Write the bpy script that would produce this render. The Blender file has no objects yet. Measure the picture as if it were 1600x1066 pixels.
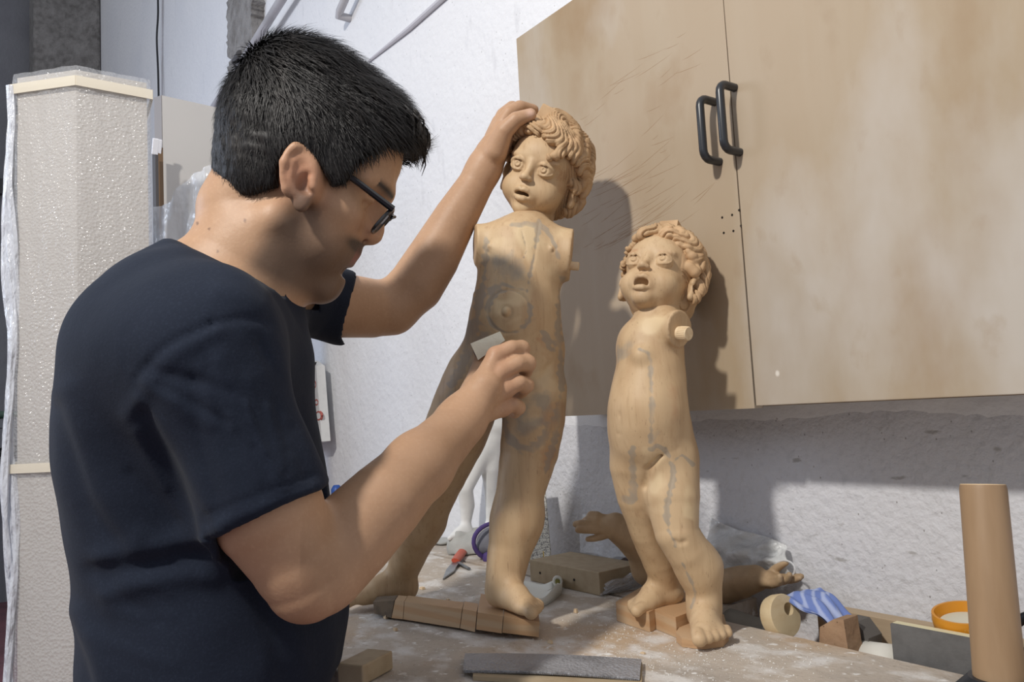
import bpy, bmesh, math, random
import numpy as np
from math import cos, sin, radians, pi
random.seed(7)
RNG = np.random.default_rng(7)
S = bpy.context.scene
COL = S.collection

# ------------------------------------------------------------------ camera
F = 1250.0                                   # focal length in pixels of the 1600 px frame
BENCH = 0.85
ZC = BENCH + 0.300
PITCH, ROLL, YAW = radians(5.0), radians(3.1), radians(36)
_v = np.array([-cos(YAW), sin(YAW), 0.0]); _r = np.array([sin(YAW), cos(YAW), 0.0]); _u = np.array([0, 0, 1.0])
FWD = _v*cos(PITCH) + _u*sin(PITCH)
_up = -_v*sin(PITCH) + _u*cos(PITCH)
RGT = _r*cos(ROLL) - _up*sin(ROLL)
UPV = _r*sin(ROLL) + _up*cos(ROLL)
CAM = np.array([0.0, 0.0, ZC])
cd = bpy.data.cameras.new('camera'); cam = bpy.data.objects.new('camera', cd); COL.objects.link(cam)
cd.sensor_width = 36.0; cd.lens = F/1600*36.0; cd.clip_start = 0.02; cd.clip_end = 60
from mathutils import Matrix, Vector
mw = Matrix.Identity(4)
for i in range(3):
    mw[i][0] = RGT[i]; mw[i][1] = UPV[i]; mw[i][2] = -FWD[i]; mw[i][3] = CAM[i]
cam.matrix_world = mw
S.camera = cam

# ------------------------------------------------------------------ light and exposure
w = bpy.data.worlds.new('world'); S.world = w; w.use_nodes = True
bg = w.node_tree.nodes['Background']
bg.inputs[0].default_value = (0.72, 0.76, 0.84, 1); bg.inputs[1].default_value = 0.60
def area_light(name, loc, target, size, power, col):
    l = bpy.data.lights.new(name, 'AREA'); l.shape = 'DISK'; l.size = size; l.energy = power; l.color = col
    o = bpy.data.objects.new(name, l); COL.objects.link(o)
    o.location = loc
    o.rotation_euler = (Vector(target) - Vector(loc)).to_track_quat('-Z', 'Y').to_euler()
    return o
area_light('key_lamp', (-0.30, -1.10, 2.80), (-0.85, 0.8, 1.2), 0.15, 53, (1.0, 0.96, 0.90))
area_light('window_light', (-3.6, -1.6, 2.3), (-2.2, 1.0, 1.4), 1.2, 30, (0.72, 0.82, 1.0))
S.view_settings.view_transform = 'Standard'; S.view_settings.look = 'None'
S.view_settings.exposure = 0.0; S.view_settings.gamma = 1.0; S.view_settings.use_curve_mapping = False

# ------------------------------------------------------------------ coordinates
LEAN, SETBACK = 0.0, 0.0                       # a figure that leans away from the viewer; a part set further back
def Q(px, py, d):                             # camera-aligned metric frame: right, depth, up
    d = d + LEAN*min(max((960-py)/250.0, 0.0), 1.0) + SETBACK
    return np.array([(px-800)/F*d, d, (533-py)/F*d])
def q2w(q):
    q = np.asarray(q, float)
    return CAM + q[..., 0:1]*RGT + q[..., 1:2]*FWD + q[..., 2:3]*UPV
def w2q(p):
    p = np.asarray(p, float) - CAM
    return np.stack([p@RGT, p@FWD, p@UPV], -1)
def W(px, py, d): return q2w(Q(px, py, d))
def ray(px, py): return FWD + (px-800)/F*RGT + (533-py)/F*UPV
def onz(px, py, z=BENCH):
    k = ray(px, py); return CAM + k*((z-ZC)/k[2])
def ony(px, py, y):
    k = ray(px, py); return CAM + k*(y/k[1])
def onx(px, py, x):
    k = ray(px, py); return CAM + k*(x/k[0])
def proj(P):
    q = w2q(P); return 800+F*q[..., 0]/q[..., 1], 533-F*q[..., 2]/q[..., 1]
def unit(v):
    v = np.asarray(v, float); return v/np.linalg.norm(v)

# ------------------------------------------------------------------ materials
def lin(c):
    o = []
    for x in c[:3]:
        x = x/255.0; o.append(x/12.92 if x <= 0.04045 else ((x+0.055)/1.055)**2.4)
    return (*o, 1.0)
def mat(name, col, rough=0.6, layers=(), bump=(), metallic=0.0, spec=0.5, sss=0.0, alpha=1.0, trans=0.0, coat=0.0, sheen=0.0, ior=1.45):
    m = bpy.data.materials.new(name); m.use_nodes = True
    nt = m.node_tree; N = nt.nodes; L = nt.links
    b = N['Principled BSDF']
    b.inputs['Roughness'].default_value = rough; b.inputs['Metallic'].default_value = metallic
    b.inputs['Specular IOR Level'].default_value = spec; b.inputs['IOR'].default_value = ior
    if sss: b.inputs['Subsurface Weight'].default_value = sss; b.inputs['Subsurface Radius'].default_value = (0.010, 0.004, 0.002)
    b.inputs['Alpha'].default_value = alpha; b.inputs['Transmission Weight'].default_value = trans
    b.inputs['Coat Weight'].default_value = coat; b.inputs['Sheen Weight'].default_value = sheen
    tc = N.new('ShaderNodeTexCoord')
    def tex(kind, scale, detail=4.0, rot=(0, 0, 0), dist=0.0):
        mp = N.new('ShaderNodeMapping'); L.new(tc.outputs['Object'], mp.inputs[0])
        sc = scale if isinstance(scale, (tuple, list)) else (scale,)*3
        mp.inputs['Scale'].default_value = sc; mp.inputs['Rotation'].default_value = rot
        if kind == 'noise':
            t = N.new('ShaderNodeTexNoise'); t.inputs['Scale'].default_value = 1; t.inputs['Detail'].default_value = detail; t.inputs['Distortion'].default_value = dist
            out = t.outputs[0]
        elif kind == 'voronoi':
            t = N.new('ShaderNodeTexVoronoi'); t.inputs['Scale'].default_value = 1; out = t.outputs['Distance']
        elif kind == 'edge':
            t = N.new('ShaderNodeTexVoronoi'); t.feature = 'DISTANCE_TO_EDGE'; t.inputs['Scale'].default_value = 1; out = t.outputs['Distance']
        elif kind == 'wave':
            t = N.new('ShaderNodeTexWave'); t.inputs['Scale'].default_value = 1; t.inputs['Distortion'].default_value = dist; t.inputs['Detail'].default_value = detail; t.inputs['Detail Scale'].default_value = 1.5
            out = t.outputs[1]
        elif kind == 'brick':
            t = N.new('ShaderNodeTexBrick'); t.inputs['Scale'].default_value = 1; out = t.outputs[1]
        L.new(mp.outputs[0], t.inputs['Vector'])
        return out
    cur = None
    for ly in layers:
        if ly[0] == 'attr':                   # ('attr', name, colour, amount, breakup scale)
            a = N.new('ShaderNodeAttribute'); a.attribute_name = ly[1]; o = a.outputs['Fac']
            if len(ly) > 4 and ly[4]:
                nz = tex('noise', ly[4], 5); s_ = N.new('ShaderNodeMath'); s_.operation = 'ADD'; L.new(o, s_.inputs[0])
                s2 = N.new('ShaderNodeMath'); s2.operation = 'MULTIPLY_ADD'; L.new(nz, s2.inputs[0]); s2.inputs[1].default_value = 1.4; s2.inputs[2].default_value = -0.7
                L.new(s2.outputs[0], s_.inputs[1])
                mr = N.new('ShaderNodeMapRange'); L.new(s_.outputs[0], mr.inputs[0]); mr.inputs[1].default_value = 0.3; mr.inputs[2].default_value = 0.72
                ml = N.new('ShaderNodeMath'); ml.operation = 'MULTIPLY'; L.new(mr.outputs[0], ml.inputs[0]); ml.inputs[1].default_value = ly[3]
            else:
                ml = N.new('ShaderNodeMath'); ml.operation = 'MULTIPLY'; L.new(o, ml.inputs[0]); ml.inputs[1].default_value = ly[3]
            fac = ml.outputs[0]; c2 = ly[2]
        else:                                 # (kind, scale, colour, lo, hi, amount[, rot, distortion])
            o = tex(ly[0], ly[1], 6, ly[6] if len(ly) > 6 else (0, 0, 0), ly[7] if len(ly) > 7 else 0.0)
            mr = N.new('ShaderNodeMapRange'); L.new(o, mr.inputs[0]); mr.inputs[1].default_value = ly[3]; mr.inputs[2].default_value = ly[4]
            mr.inputs[3].default_value = 0; mr.inputs[4].default_value = ly[5]
            fac = mr.outputs[0]; c2 = ly[2]
        mx = N.new('ShaderNodeMix'); mx.data_type = 'RGBA'
        L.new(fac, mx.inputs[0])
        if cur is None: mx.inputs[6].default_value = lin(col)
        else: L.new(cur, mx.inputs[6])
        mx.inputs[7].default_value = lin(c2)
        cur = mx.outputs[2]
    if cur is None: b.inputs['Base Color'].default_value = lin(col)
    else: L.new(cur, b.inputs['Base Color'])
    prev = None
    for bp in bump:                           # (kind, scale, strength, distance)
        o = tex(bp[0], bp[1], 5)
        bn = N.new('ShaderNodeBump'); bn.inputs['Strength'].default_value = bp[2]; bn.inputs['Distance'].default_value = bp[3]
        L.new(o, bn.inputs['Height'])
        if prev is not None: L.new(prev, bn.inputs['Normal'])
        prev = bn.outputs[0]
    if prev is not None: L.new(prev, b.inputs['Normal'])
    return m

# ------------------------------------------------------------------ object helpers
def tag(o, label=None, cat=None, group=None, kind=None):
    if label: o['label'] = label
    if cat: o['category'] = cat
    if group: o['group'] = group
    if kind: o['kind'] = kind
    return o
def thing(name, loc, label=None, cat=None, group=None, kind=None):
    o = bpy.data.objects.new(name, None); COL.objects.link(o); o.location = [float(x) for x in loc]
    o.empty_display_size = 0.05
    return tag(o, label, cat, group, kind)
def root_loc(p):
    l = np.zeros(3)
    while p is not None:
        l = l + np.array(p.location); p = p.parent
    return l
def link(name, me, m, parent=None, org=None, label=None):
    o = bpy.data.objects.new(name, me); COL.objects.link(o)
    if m is not None: me.materials.append(m)
    if parent is not None: o.parent = parent
    if org is not None: o.location = [float(x) for x in (np.asarray(org) - (root_loc(parent) if parent is not None else 0))]
    if label: o['label'] = label
    return o
def mesh_obj(name, V, faces, m, parent=None, smooth=False, base=None, label=None, attrs=None, sharp=None):
    """V in world coordinates; the object's origin goes to the base of the mesh (or of its thing)."""
    V = np.asarray(V, float)
    if parent is not None: org = root_loc(parent)
    elif base is not None: org = np.asarray(base, float)
    else: org = np.array([(V[:, 0].min()+V[:, 0].max())/2, (V[:, 1].min()+V[:, 1].max())/2, V[:, 2].min()])
    me = bpy.data.meshes.new(name)
    if isinstance(faces, np.ndarray):
        nf, k = faces.shape
        me.vertices.add(len(V)); me.vertices.foreach_set('co', (V-org).astype(np.float32).ravel())
        me.loops.add(nf*k); me.loops.foreach_set('vertex_index', faces.astype(np.int32).ravel())
        me.polygons.add(nf); me.polygons.foreach_set('loop_start', np.arange(0, nf*k, k, dtype=np.int32))
        me.update(calc_edges=True); me.validate()
    else:
        me.from_pydata((V-org).tolist(), [], faces); me.update()
    if smooth: me.polygons.foreach_set('use_smooth', np.ones(len(me.polygons), bool))
    if attrs:
        for k_, a in attrs.items():
            at = me.attributes.new(k_, 'FLOAT', 'POINT'); at.data.foreach_set('value', np.asarray(a, np.float32))
    if sharp:
        try: me.set_sharp_from_angle(angle=radians(sharp))
        except Exception: pass
    if parent is not None: o = link(name, me, m, parent, org, label)
    else: o = link(name, me, m, None, org, label)
    return o
class MB:
    """collects simple solids (world coordinates) and links them as ONE mesh object"""
    def __init__(s): s.V = []; s.F = []
    def _add(s, vs, fs):
        n = len(s.V); s.V += [np.asarray(v, float) for v in vs]; s.F += [tuple(n+i for i in f) for f in fs]
        return s
    def box(s, c, half, R=None, bev=0.0):
        c = np.asarray(c, float); R = np.eye(3) if R is None else np.asarray(R, float)
        bm = bmesh.new(); bmesh.ops.create_cube(bm, size=2.0)
        for v in bm.verts: v.co = Vector((v.co.x*half[0], v.co.y*half[1], v.co.z*half[2]))
        if bev > 0: bmesh.ops.bevel(bm, geom=bm.edges[:]+bm.verts[:], offset=bev, segments=2, profile=0.5, affect='EDGES')
        bm.verts.index_update()
        s._add([c + R@np.array(v.co) for v in bm.verts], [[v.index for v in f.verts] for f in bm.faces]); bm.free()
        return s
    def hull8(s, lo, hi):                     # two quads (4 points each, same winding) joined
        s._add(list(lo)+list(hi), [(3, 2, 1, 0), (4, 5, 6, 7), (0, 1, 5, 4), (1, 2, 6, 5), (2, 3, 7, 6), (3, 0, 4, 7)]); return s
    def prism(s, poly, vec):
        n = len(poly); poly = [np.asarray(p, float) for p in poly]
        s._add(poly+[p+np.asarray(vec) for p in poly], [tuple(range(n-1, -1, -1)), tuple(range(n, 2*n))]+[(i, (i+1) % n, n+(i+1) % n, n+i) for i in range(n)]); return s
    def tube(s, pts, rad, n=10, cap=True, flat=None):
        pts = [np.asarray(p, float) for p in pts]; k = len(pts)
        rad = [rad]*k if np.isscalar(rad) else rad
        vs = []; up = np.array([0.13, 0.29, 0.95]); prev = None
        for i in range(k):
            t = unit(pts[min(i+1, k-1)] - pts[max(i-1, 0)])
            if prev is None:
                a = np.cross(t, up)
                if np.linalg.norm(a) < 1e-3: a = np.cross(t, [1, 0, 0])
            else: a = prev - t*(prev@t)
            a = unit(a); prev = a; b_ = np.cross(t, a)
            fl = 1.0 if flat is None else flat
            for j in range(n):
                an = 2*pi*j/n; vs.append(pts[i] + rad[i]*(a*cos(an) + b_*sin(an)*fl))
        fs = [(i*n+j, i*n+(j+1) % n, (i+1)*n+(j+1) % n, (i+1)*n+j) for i in range(k-1) for j in range(n)]
        if cap: fs += [tuple(range(n-1, -1, -1)), tuple((k-1)*n+j for j in range(n))]
        s._add(vs, fs); return s
    def lathe(s, c, axis, prof, n=32, squash=None):
        axis = unit(axis); a = np.cross(axis, [0.1, 0.2, 0.97])
        if np.linalg.norm(a) < 0.2: a = np.cross(axis, [1, 0, 0])
        a = unit(a); b_ = np.cross(axis, a); c = np.asarray(c, float)
        vs = [c + axis*h + r*(a*cos(2*pi*j/n)+b_*sin(2*pi*j/n)) for (r, h) in prof for j in range(n)]
        k = len(prof)
        fs = [(i*n+j, i*n+(j+1) % n, (i+1)*n+(j+1) % n, (i+1)*n+j) for i in range(k-1) for j in range(n)]
        fs += [tuple(range(n-1, -1, -1)), tuple((k-1)*n+j for j in range(n))]
        s._add(vs, fs); return s
    def build(s, name, m, parent=None, smooth=False, label=None, sharp=None, base=None):
        o = mesh_obj(name, np.array(s.V), s.F, m, parent, smooth, base, label, None, None)
        bm = bmesh.new(); bm.from_mesh(o.data); bmesh.ops.recalc_face_normals(bm, faces=bm.faces); bm.to_mesh(o.data); bm.free()
        if smooth:
            o.data.polygons.foreach_set('use_smooth', np.ones(len(o.data.polygons), bool))
            o.data.set_sharp_from_angle(angle=radians(sharp or 40))
        return o
def rotz(a): return np.array([[cos(a), -sin(a), 0], [sin(a), cos(a), 0], [0, 0, 1.0]])
def rotx(a): return np.array([[1.0, 0, 0], [0, cos(a), -sin(a)], [0, sin(a), cos(a)]])
def roty(a): return np.array([[cos(a), 0, sin(a)], [0, 1.0, 0], [-sin(a), 0, cos(a)]])
def catmull(P, n):
    P = np.asarray(P, float); k = len(P)
    Pe = np.vstack([2*P[0]-P[1], P, 2*P[-1]-P[-2]]); out = []
    for i in range(k-1):
        p0, p1, p2, p3 = Pe[i:i+4]
        for t in np.linspace(0, 1, n, endpoint=False):
            out.append(0.5*((2*p1)+(-p0+p2)*t+(2*p0-5*p1+4*p2-p3)*t*t+(-p0+3*p1-3*p2+p3)*t**3))
    out.append(P[-1]); return np.array(out)

# ------------------------------------------------------------------ sculpting: smooth solids on a grid, meshed with surface nets
class Vol:
    def __init__(s, lo, hi, h):
        s.lo = np.asarray(lo, float); s.h = h
        s.n = np.ceil((np.asarray(hi, float)-s.lo)/h).astype(int)+1
        s.d = np.full(s.n, 9.0, np.float32)
        s.ax = [(s.lo[i]+h*np.arange(s.n[i])).astype(np.float32) for i in range(3)]
    def op(s, f, lo, hi, k, cut=False):
        pad = k + 3*s.h
        a = np.clip(np.floor((np.asarray(lo)-pad-s.lo)/s.h).astype(int), 0, s.n); b = np.clip(np.ceil((np.asarray(hi)+pad-s.lo)/s.h).astype(int)+1, 0, s.n)
        if np.any(b <= a): return
        sl = tuple(slice(a[i], b[i]) for i in range(3))
        X = s.ax[0][sl[0]][:, None, None]; Y = s.ax[1][sl[1]][None, :, None]; Z = s.ax[2][sl[2]][None, None, :]
        v = f(X, Y, Z).astype(np.float32); cur = s.d[sl]
        if cut: v = -v
        hh = np.maximum(k-np.abs(cur-v), 0)
        s.d[sl] = (np.maximum(cur, v)+hh*hh/(4*k)) if cut else (np.minimum(cur, v)-hh*hh/(4*k))
    def ell(s, c, r, R=None, k=0.01, cut=False):
        c = np.asarray(c, float); r = np.asarray(r, float)*np.ones(3); R = np.eye(3) if R is None else R
        ext = np.sqrt(((R*r[None, :])**2).sum(1))
        def f(X, Y, Z):
            dx, dy, dz = X-c[0], Y-c[1], Z-c[2]
            l = [(dx*R[0, i]+dy*R[1, i]+dz*R[2, i])/r[i] for i in range(3)]
            k0 = np.sqrt(l[0]**2+l[1]**2+l[2]**2)
            k1 = np.sqrt((l[0]/r[0])**2+(l[1]/r[1])**2+(l[2]/r[2])**2)
            return k0*(k0-1)/np.maximum(k1, 1e-6)
        s.op(f, c-ext, c+ext, k, cut)
    def chain(s, P, rad, k=0.01, cut=False):
        P = [np.asarray(p, float) for p in P]; rad = [rad]*len(P) if np.isscalar(rad) else list(rad)
        if len(P) > 6:                        # long chains: bounded pieces
            for i in range(0, len(P)-1, 4): s.chain(P[i:i+5], rad[i:i+5], k, cut)
            return
        A = np.array(P); rr = np.array(rad)[:, None]
        def f(X, Y, Z):
            out = None
            for a, b, ra, rb in zip(P[:-1], P[1:], rad[:-1], rad[1:]):
                ab = b-a; L2 = max(ab@ab, 1e-12)
                t = np.clip(((X-a[0])*ab[0]+(Y-a[1])*ab[1]+(Z-a[2])*ab[2])/L2, 0, 1)
                d = np.sqrt((X-a[0]-t*ab[0])**2+(Y-a[1]-t*ab[1])**2+(Z-a[2]-t*ab[2])**2)-(ra+(rb-ra)*t)
                out = d if out is None else np.minimum(out, d)
            return out
        s.op(f, (A-rr).min(0), (A+rr).max(0), k, cut)
    def plane(s, p, n, lo, hi, k=0.002):       # removes what lies beyond the plane, inside the box lo..hi
        n = unit(n)
        s.op(lambda X, Y, Z: -((X-p[0])*n[0]+(Y-p[1])*n[1]+(Z-p[2])*n[2])+0*X+0*Y+0*Z, lo, hi, k, True)
    def mesh(s, relax=0):
        d = s.d; h = s.h
        ins = d < 0
        c = np.zeros(np.array(d.shape)-1, np.int8)
        for i in (0, 1):
            for j in (0, 1):
                for k in (0, 1):
                    c += ins[i:d.shape[0]-1+i, j:d.shape[1]-1+j, k:d.shape[2]-1+k]
        act = np.argwhere((c > 0) & (c < 8))
        idx = np.full(c.shape, -1, np.int32); idx[tuple(act.T)] = np.arange(len(act))
        acc = np.zeros((len(act), 3)); cnt = np.zeros(len(act))
        for ax in range(3):
            o1, o2 = [a for a in range(3) if a != ax]
            for e1 in (0, 1):
                for e2 in (0, 1):
                    off = np.zeros(3, int); off[o1] = e1; off[o2] = e2
                    A = act+off; B = A.copy(); B[:, ax] += 1
                    da = d[tuple(A.T)].astype(float); db = d[tuple(B.T)].astype(float)
                    m = (da < 0) != (db < 0)
                    t = np.where(m, da/np.where(m, da-db, 1), 0)
                    p = off[None, :].astype(float)*np.ones((len(act), 1)); p[:, ax] = t
                    acc[m] += p[m]; cnt[m] += 1
        V = s.lo + h*(act + acc/cnt[:, None])
        Fs = []
        for ax in range(3):
            o1, o2 = (ax+1) % 3, (ax+2) % 3
            sl0 = [slice(1, -1)]*3; sl1 = [slice(1, -1)]*3
            sl0[ax] = slice(0, -1); sl1[ax] = slice(1, None)
            a = ins[tuple(sl0)]; b = ins[tuple(sl1)]
            e = np.argwhere(a != b); flip = a[tuple(e.T)]
            g = e+1; g[:, ax] = e[:, ax]      # grid index of edge start
            def cell(d1, d2):
                q = g.copy(); q[:, o1] -= d1; q[:, o2] -= d2; return idx[tuple(q.T)]
            q = np.stack([cell(1, 1), cell(0, 1), cell(0, 0), cell(1, 0)], 1)
            q[~flip] = q[~flip][:, ::-1]; Fs.append(q)
        Fc = np.concatenate(Fs); Fc = Fc[(Fc >= 0).all(1)]
        for _ in range(relax): V = smooth_mesh(V, Fc)
        return V, Fc
def smooth_mesh(V, Fc, lam=0.5):
    n = len(V); s = np.zeros_like(V); c = np.zeros(n)
    for i in range(4):
        a, b = Fc[:, i], Fc[:, (i+1) % 4]
        for k in range(3):
            s[:, k] += np.bincount(a, V[b, k], n)+np.bincount(b, V[a, k], n)
        c += np.bincount(a, minlength=n)+np.bincount(b, minlength=n)
    return V + lam*(s/np.maximum(c, 1)[:, None]-V)
def normals(V, Fc):
    n = np.cross(V[Fc[:, 2]]-V[Fc[:, 0]], V[Fc[:, 3]]-V[Fc[:, 1]]); out = np.zeros_like(V)
    for i in range(4):
        for k in range(3): out[:, k] += np.bincount(Fc[:, i], n[:, k], len(V))
    return out/np.maximum(np.linalg.norm(out, axis=1), 1e-9)[:, None]
def px_of(V): return np.stack([800+F*V[:, 0]/V[:, 1], 533-F*V[:, 2]/V[:, 1]], 1)
def dist_poly(P, line):
    line = np.asarray(line, float); best = np.full(len(P), 1e9)
    for a, b in zip(line[:-1], line[1:]):
        ab = b-a; t = np.clip(((P-a)@ab)/max(ab@ab, 1e-9), 0, 1)
        best = np.minimum(best, np.linalg.norm(P-a-t[:, None]*ab, axis=1))
    return best
def in_poly(P, poly):
    poly = np.asarray(poly, float); x, y = P[:, 0], P[:, 1]; r = np.zeros(len(P), bool); n = len(poly)
    for i in range(n):
        x1, y1 = poly[i]; x2, y2 = poly[(i+1) % n]
        if y1 == y2: continue
        r ^= ((y1 > y) != (y2 > y)) & (x < (x2-x1)*(y-y1)/(y2-y1)+x1)
    return r
def sstep(x, a, b):
    t = np.clip((x-a)/(b-a), 0, 1); return t*t*(3-2*t)
def R3(px, d): return px*d/F
def lumps(V, amp, freq, seed=0):
    r = np.random.default_rng(seed); o = np.zeros(len(V))
    for i in range(7):
        k = r.normal(size=3)*freq; o += np.sin(V@k + r.uniform(0, 6.28))
    return o*amp/7**0.5

# ================================================================== the room
WY = 1.017                                    # inner face of the long wall
CY = 0.876                                    # front of the cabinet doors
plaster = mat('plaster', (229, 229, 231), 0.9, layers=[('noise', 2.2, (214, 216, 222), 0.45, 0.75, 0.5), ('voronoi', (60, 60, 42), (120, 116, 112), 0.10, 0.04, 0.55), ('noise', (30, 30, 8), (205, 205, 208), 0.62, 0.75, 0.5)],
              bump=[('noise', 55, 0.5, 0.006), ('noise', 11, 0.35, 0.01)])
rough_plaster = mat('rough_plaster', (208, 208, 212), 0.92, layers=[('noise', 70, (196, 196, 199), 0.52, 0.7, 0.6), ('voronoi', (70, 70, 48), (110, 104, 98), 0.085, 0.04, 0.75), ('noise', (22, 22, 60), (150, 146, 142), 0.66, 0.72, 0.7)],
                    bump=[('noise', 95, 0.6, 0.006), ('noise', 30, 0.4, 0.008)])
grey_wall = mat('grey_wall', (128, 129, 134), 0.9, layers=[('noise', 3, (108, 108, 114), 0.4, 0.7, 0.6)], bump=[('noise', 40, 0.4, 0.01)])
concrete = mat('concrete', (136, 133, 130), 0.95, layers=[('noise', 24, (106, 103, 100), 0.42, 0.68, 0.9), ('noise', 5, (154, 151, 148), 0.5, 0.7, 0.7)], bump=[('noise', 40, 0.9, 0.02)])
red_floor = mat('red_floor', (128, 86, 92), 0.6, layers=[('noise', 4, (92, 66, 72), 0.4, 0.7, 0.7), ('noise', 30, (150, 130, 130), 0.62, 0.75, 0.5)], bump=[('noise', 30, 0.2, 0.004)])
def struct(name, mb, m, **k): return tag(mb.build(name, m, **k), kind='structure')

struct('floor', MB().box((-3.2, -0.2, -0.03), (5.2, 2.6, 0.03)), red_floor)
# long wall: smooth above, coarse towards the bench (a slightly proud, hand-thrown coat)
struct('wall_right', MB().box((-3.0, WY+0.06, 2.6), (5.0, 0.06, 2.6)), plaster)
def coat():
    n, mz = 200, 26
    x = np.linspace(-1.55, 1.2, n); z = np.linspace(0.80, 1.13, mz); V = []; r = np.random.default_rng(3)
    for i in range(n):
        top = 0.0035*sin(x[i]*19)+0.004*sin(x[i]*7.3)
        for j in range(mz):
            t = j/(mz-1); thick = 0.010*(1-t)**0.7*min(1, (x[i]+1.55)*4)
            V.append((x[i], WY+0.0012-thick - thick*0.3*r.random(), z[j]+top*t))
    f = [(i*mz+j, (i+1)*mz+j, (i+1)*mz+j+1, i*mz+j+1) for i in range(n-1) for j in range(mz-1)]
    return np.array(V), f
Vc, Fc_ = coat()
struct_coat = mesh_obj('trim_1', Vc, Fc_, rough_plaster, None, True); tag(struct_coat, kind='structure')
XB = float(ony(147, 50, WY)[0])
struct('wall_back', MB().box((XB-0.06, -1.4, 2.6), (0.06, 2.4, 2.6)), grey_wall)

# concrete pillar in the far corner, the broken stub of a beam on the long wall
cx0 = onx(50, 60, XB+0.25); cx1 = ony(147, 60, WY-0.01)
pl = MB().box((XB+0.16, (cx0[1]+WY)/2, 2.6), (0.16, (WY-cx0[1])/2-0.003, 2.6), bev=0.02)
o = pl.build('concrete_pillar', concrete); tag(o, 'grey concrete pillar in the far corner behind the wrapped column', 'pillar')
pl = MB().box((cx1[0]-0.10, WY-0.06, 2.6), (0.10, 0.058, 2.6), bev=0.01)
o = pl.build('concrete_pilaster', concrete); tag(o, 'narrow concrete pilaster on the white wall near the far corner', 'pilaster')
def rough_slab(name, pts, y0, y1, m, lab, cat, seed):
    r = np.random.default_rng(seed); P = []
    for a, b in zip(pts, pts[1:]+pts[:1]):
        a = np.array(a); b = np.array(b); k = max(2, int(np.linalg.norm(b-a)/5))
        for t in np.linspace(0, 1, k, endpoint=False): P.append(a+(b-a)*t+r.normal(size=2)*1.1)
    poly = [ony(p[0], p[1], y1) for p in P]
    o = MB().prism(poly, (0, y0-y1, 0)).build(name, m)
    return tag(o, lab, cat)
stub_m = mat('stub_concrete', (150, 147, 145), 0.95, layers=[('noise', 24, (120, 116, 113), 0.42, 0.68, 0.9), ('voronoi', 60, (104, 100, 98), 0.16, 0.06, 0.6)], bump=[('noise', 50, 0.9, 0.02)])  # lighter copy of concrete; the dim corner's shade is painted into the other
rough_slab('concrete_beam_stub', [(354, -40), (392, -40), (393, 62), (380, 84), (366, 95), (355, 88)], WY, WY-0.05, stub_m, 'rough broken concrete stub on the white wall above the man', 'concrete', 1)
rough_slab('plaster_patch', [(357, 98), (377, 88), (370, 150), (352, 170)], WY, WY-0.02, stub_m, 'small grey plaster patch under the concrete stub', 'plaster', 2)
# pipes and cable on the wall
pipe_m = mat('pipe_paint', (182, 180, 184), 0.45, layers=[('noise', 12, (150, 148, 150), 0.5, 0.7, 0.5)])
clamp_m = mat('clamp_metal', (120, 118, 120), 0.4, metallic=0.6)
p0, p1 = ony(330, 175, WY-0.05), ony(468, -45, WY-0.05)
pr = thing('wall_pipe', ony(372, 100, WY), 'long grey pipe running diagonally up the wall behind the head', 'pipe')
MB().tube([p0, p1], 0.016, 14).build('pipe', pipe_m, pr, True)
pc = ony(374, 92, WY-0.05); dv = unit(p1-p0)
MB().tube([pc-dv*0.03, pc+dv*0.03], 0.022, 14).build('pipe_clamp', clamp_m, pr, True)
MB().box(pc+np.array([0, 0.025, 0]), (0.012, 0.025, 0.012)).build('bracket', clamp_m, pr)
q0, q1 = ony(528, 24, WY-0.04), ony(556, -40, WY-0.04)
tag(MB().tube([q0+np.array([0, 0.04, 0]), q0, q0+(q1-q0)*0.1, q1], 0.012, 12).build('bracket_bar', pipe_m, None, True), 'short grey bar end sticking from the wall at the top edge', 'bar')
tag(MB().tube([ony(577, 95, WY-0.004), ony(640, 44, WY-0.006), ony(700, -10, WY-0.006)], [0.004, 0.007, 0.008], 8).build('wall_streak', mat('streak_paint', (196, 194, 200), 0.7), None, True), 'thin pale duct running diagonally across the bare white wall', 'duct')  # pale raised streak, thinner towards its lower end
blk = mat('black_rubber', (34, 35, 38), 0.5)
pts = catmull([ony(246, -30, WY-0.03), ony(247, 20, WY-0.03), ony(245, 60, WY-0.03), ony(247, 110, WY-0.03), ony(248, 155, WY-0.03)], 5)
tag(MB().tube(pts, 0.0055, 8).build('hanging_cable', blk, None, True), 'black cable hanging down the white wall left of the man', 'cable')
tag(MB().tube([ony(254, -30, WY-0.006), ony(253, 155, WY-0.006)], 0.003, 8).build('conduit', pipe_m, None, True), 'thin white conduit beside the black hanging cable', 'conduit')

# shelf unit at the far left with tools, and dark bar above
sh = thing('metal_shelf', onx(8, 990, -5.2)*np.array([1, 1, 0]), 'grey metal shelf unit in the far left background', 'shelf')
steel = mat('dull_steel', (98, 100, 104), 0.5, metallic=0.3)
xs = -5.2
for nm, py, hh in (('shelf_board', 664, 0.02), ('shelf_board', 722, 0.016)):
    c = onx(-6, py, xs); MB().box((xs, c[1]-0.0, c[2]), (0.22, 0.32, hh)).build(nm, steel, sh)
zt = onx(8, 640, xs)[2]
yy = onx(-6, 700, xs)[1]
for sx in (-1, 1):
    for sy in (-1, 1): MB().box((xs+sx*0.20, yy+sy*0.30, zt/2), (0.015, 0.015, zt/2)).build('shelf_post', steel, sh)
c = onx(2, 655, xs); c[2] = onx(-6, 664, xs)[2]+0.053; tag(MB().tube([c+np.array([0, -.1, .0]), c+np.array([0, .12, 0.0])], [0.03, 0.012], 10).build('hand_tool', mat('tool_green', (62, 84, 72), 0.5), None, True), 'dark green tool on the top shelf at far left', 'tool')
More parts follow.
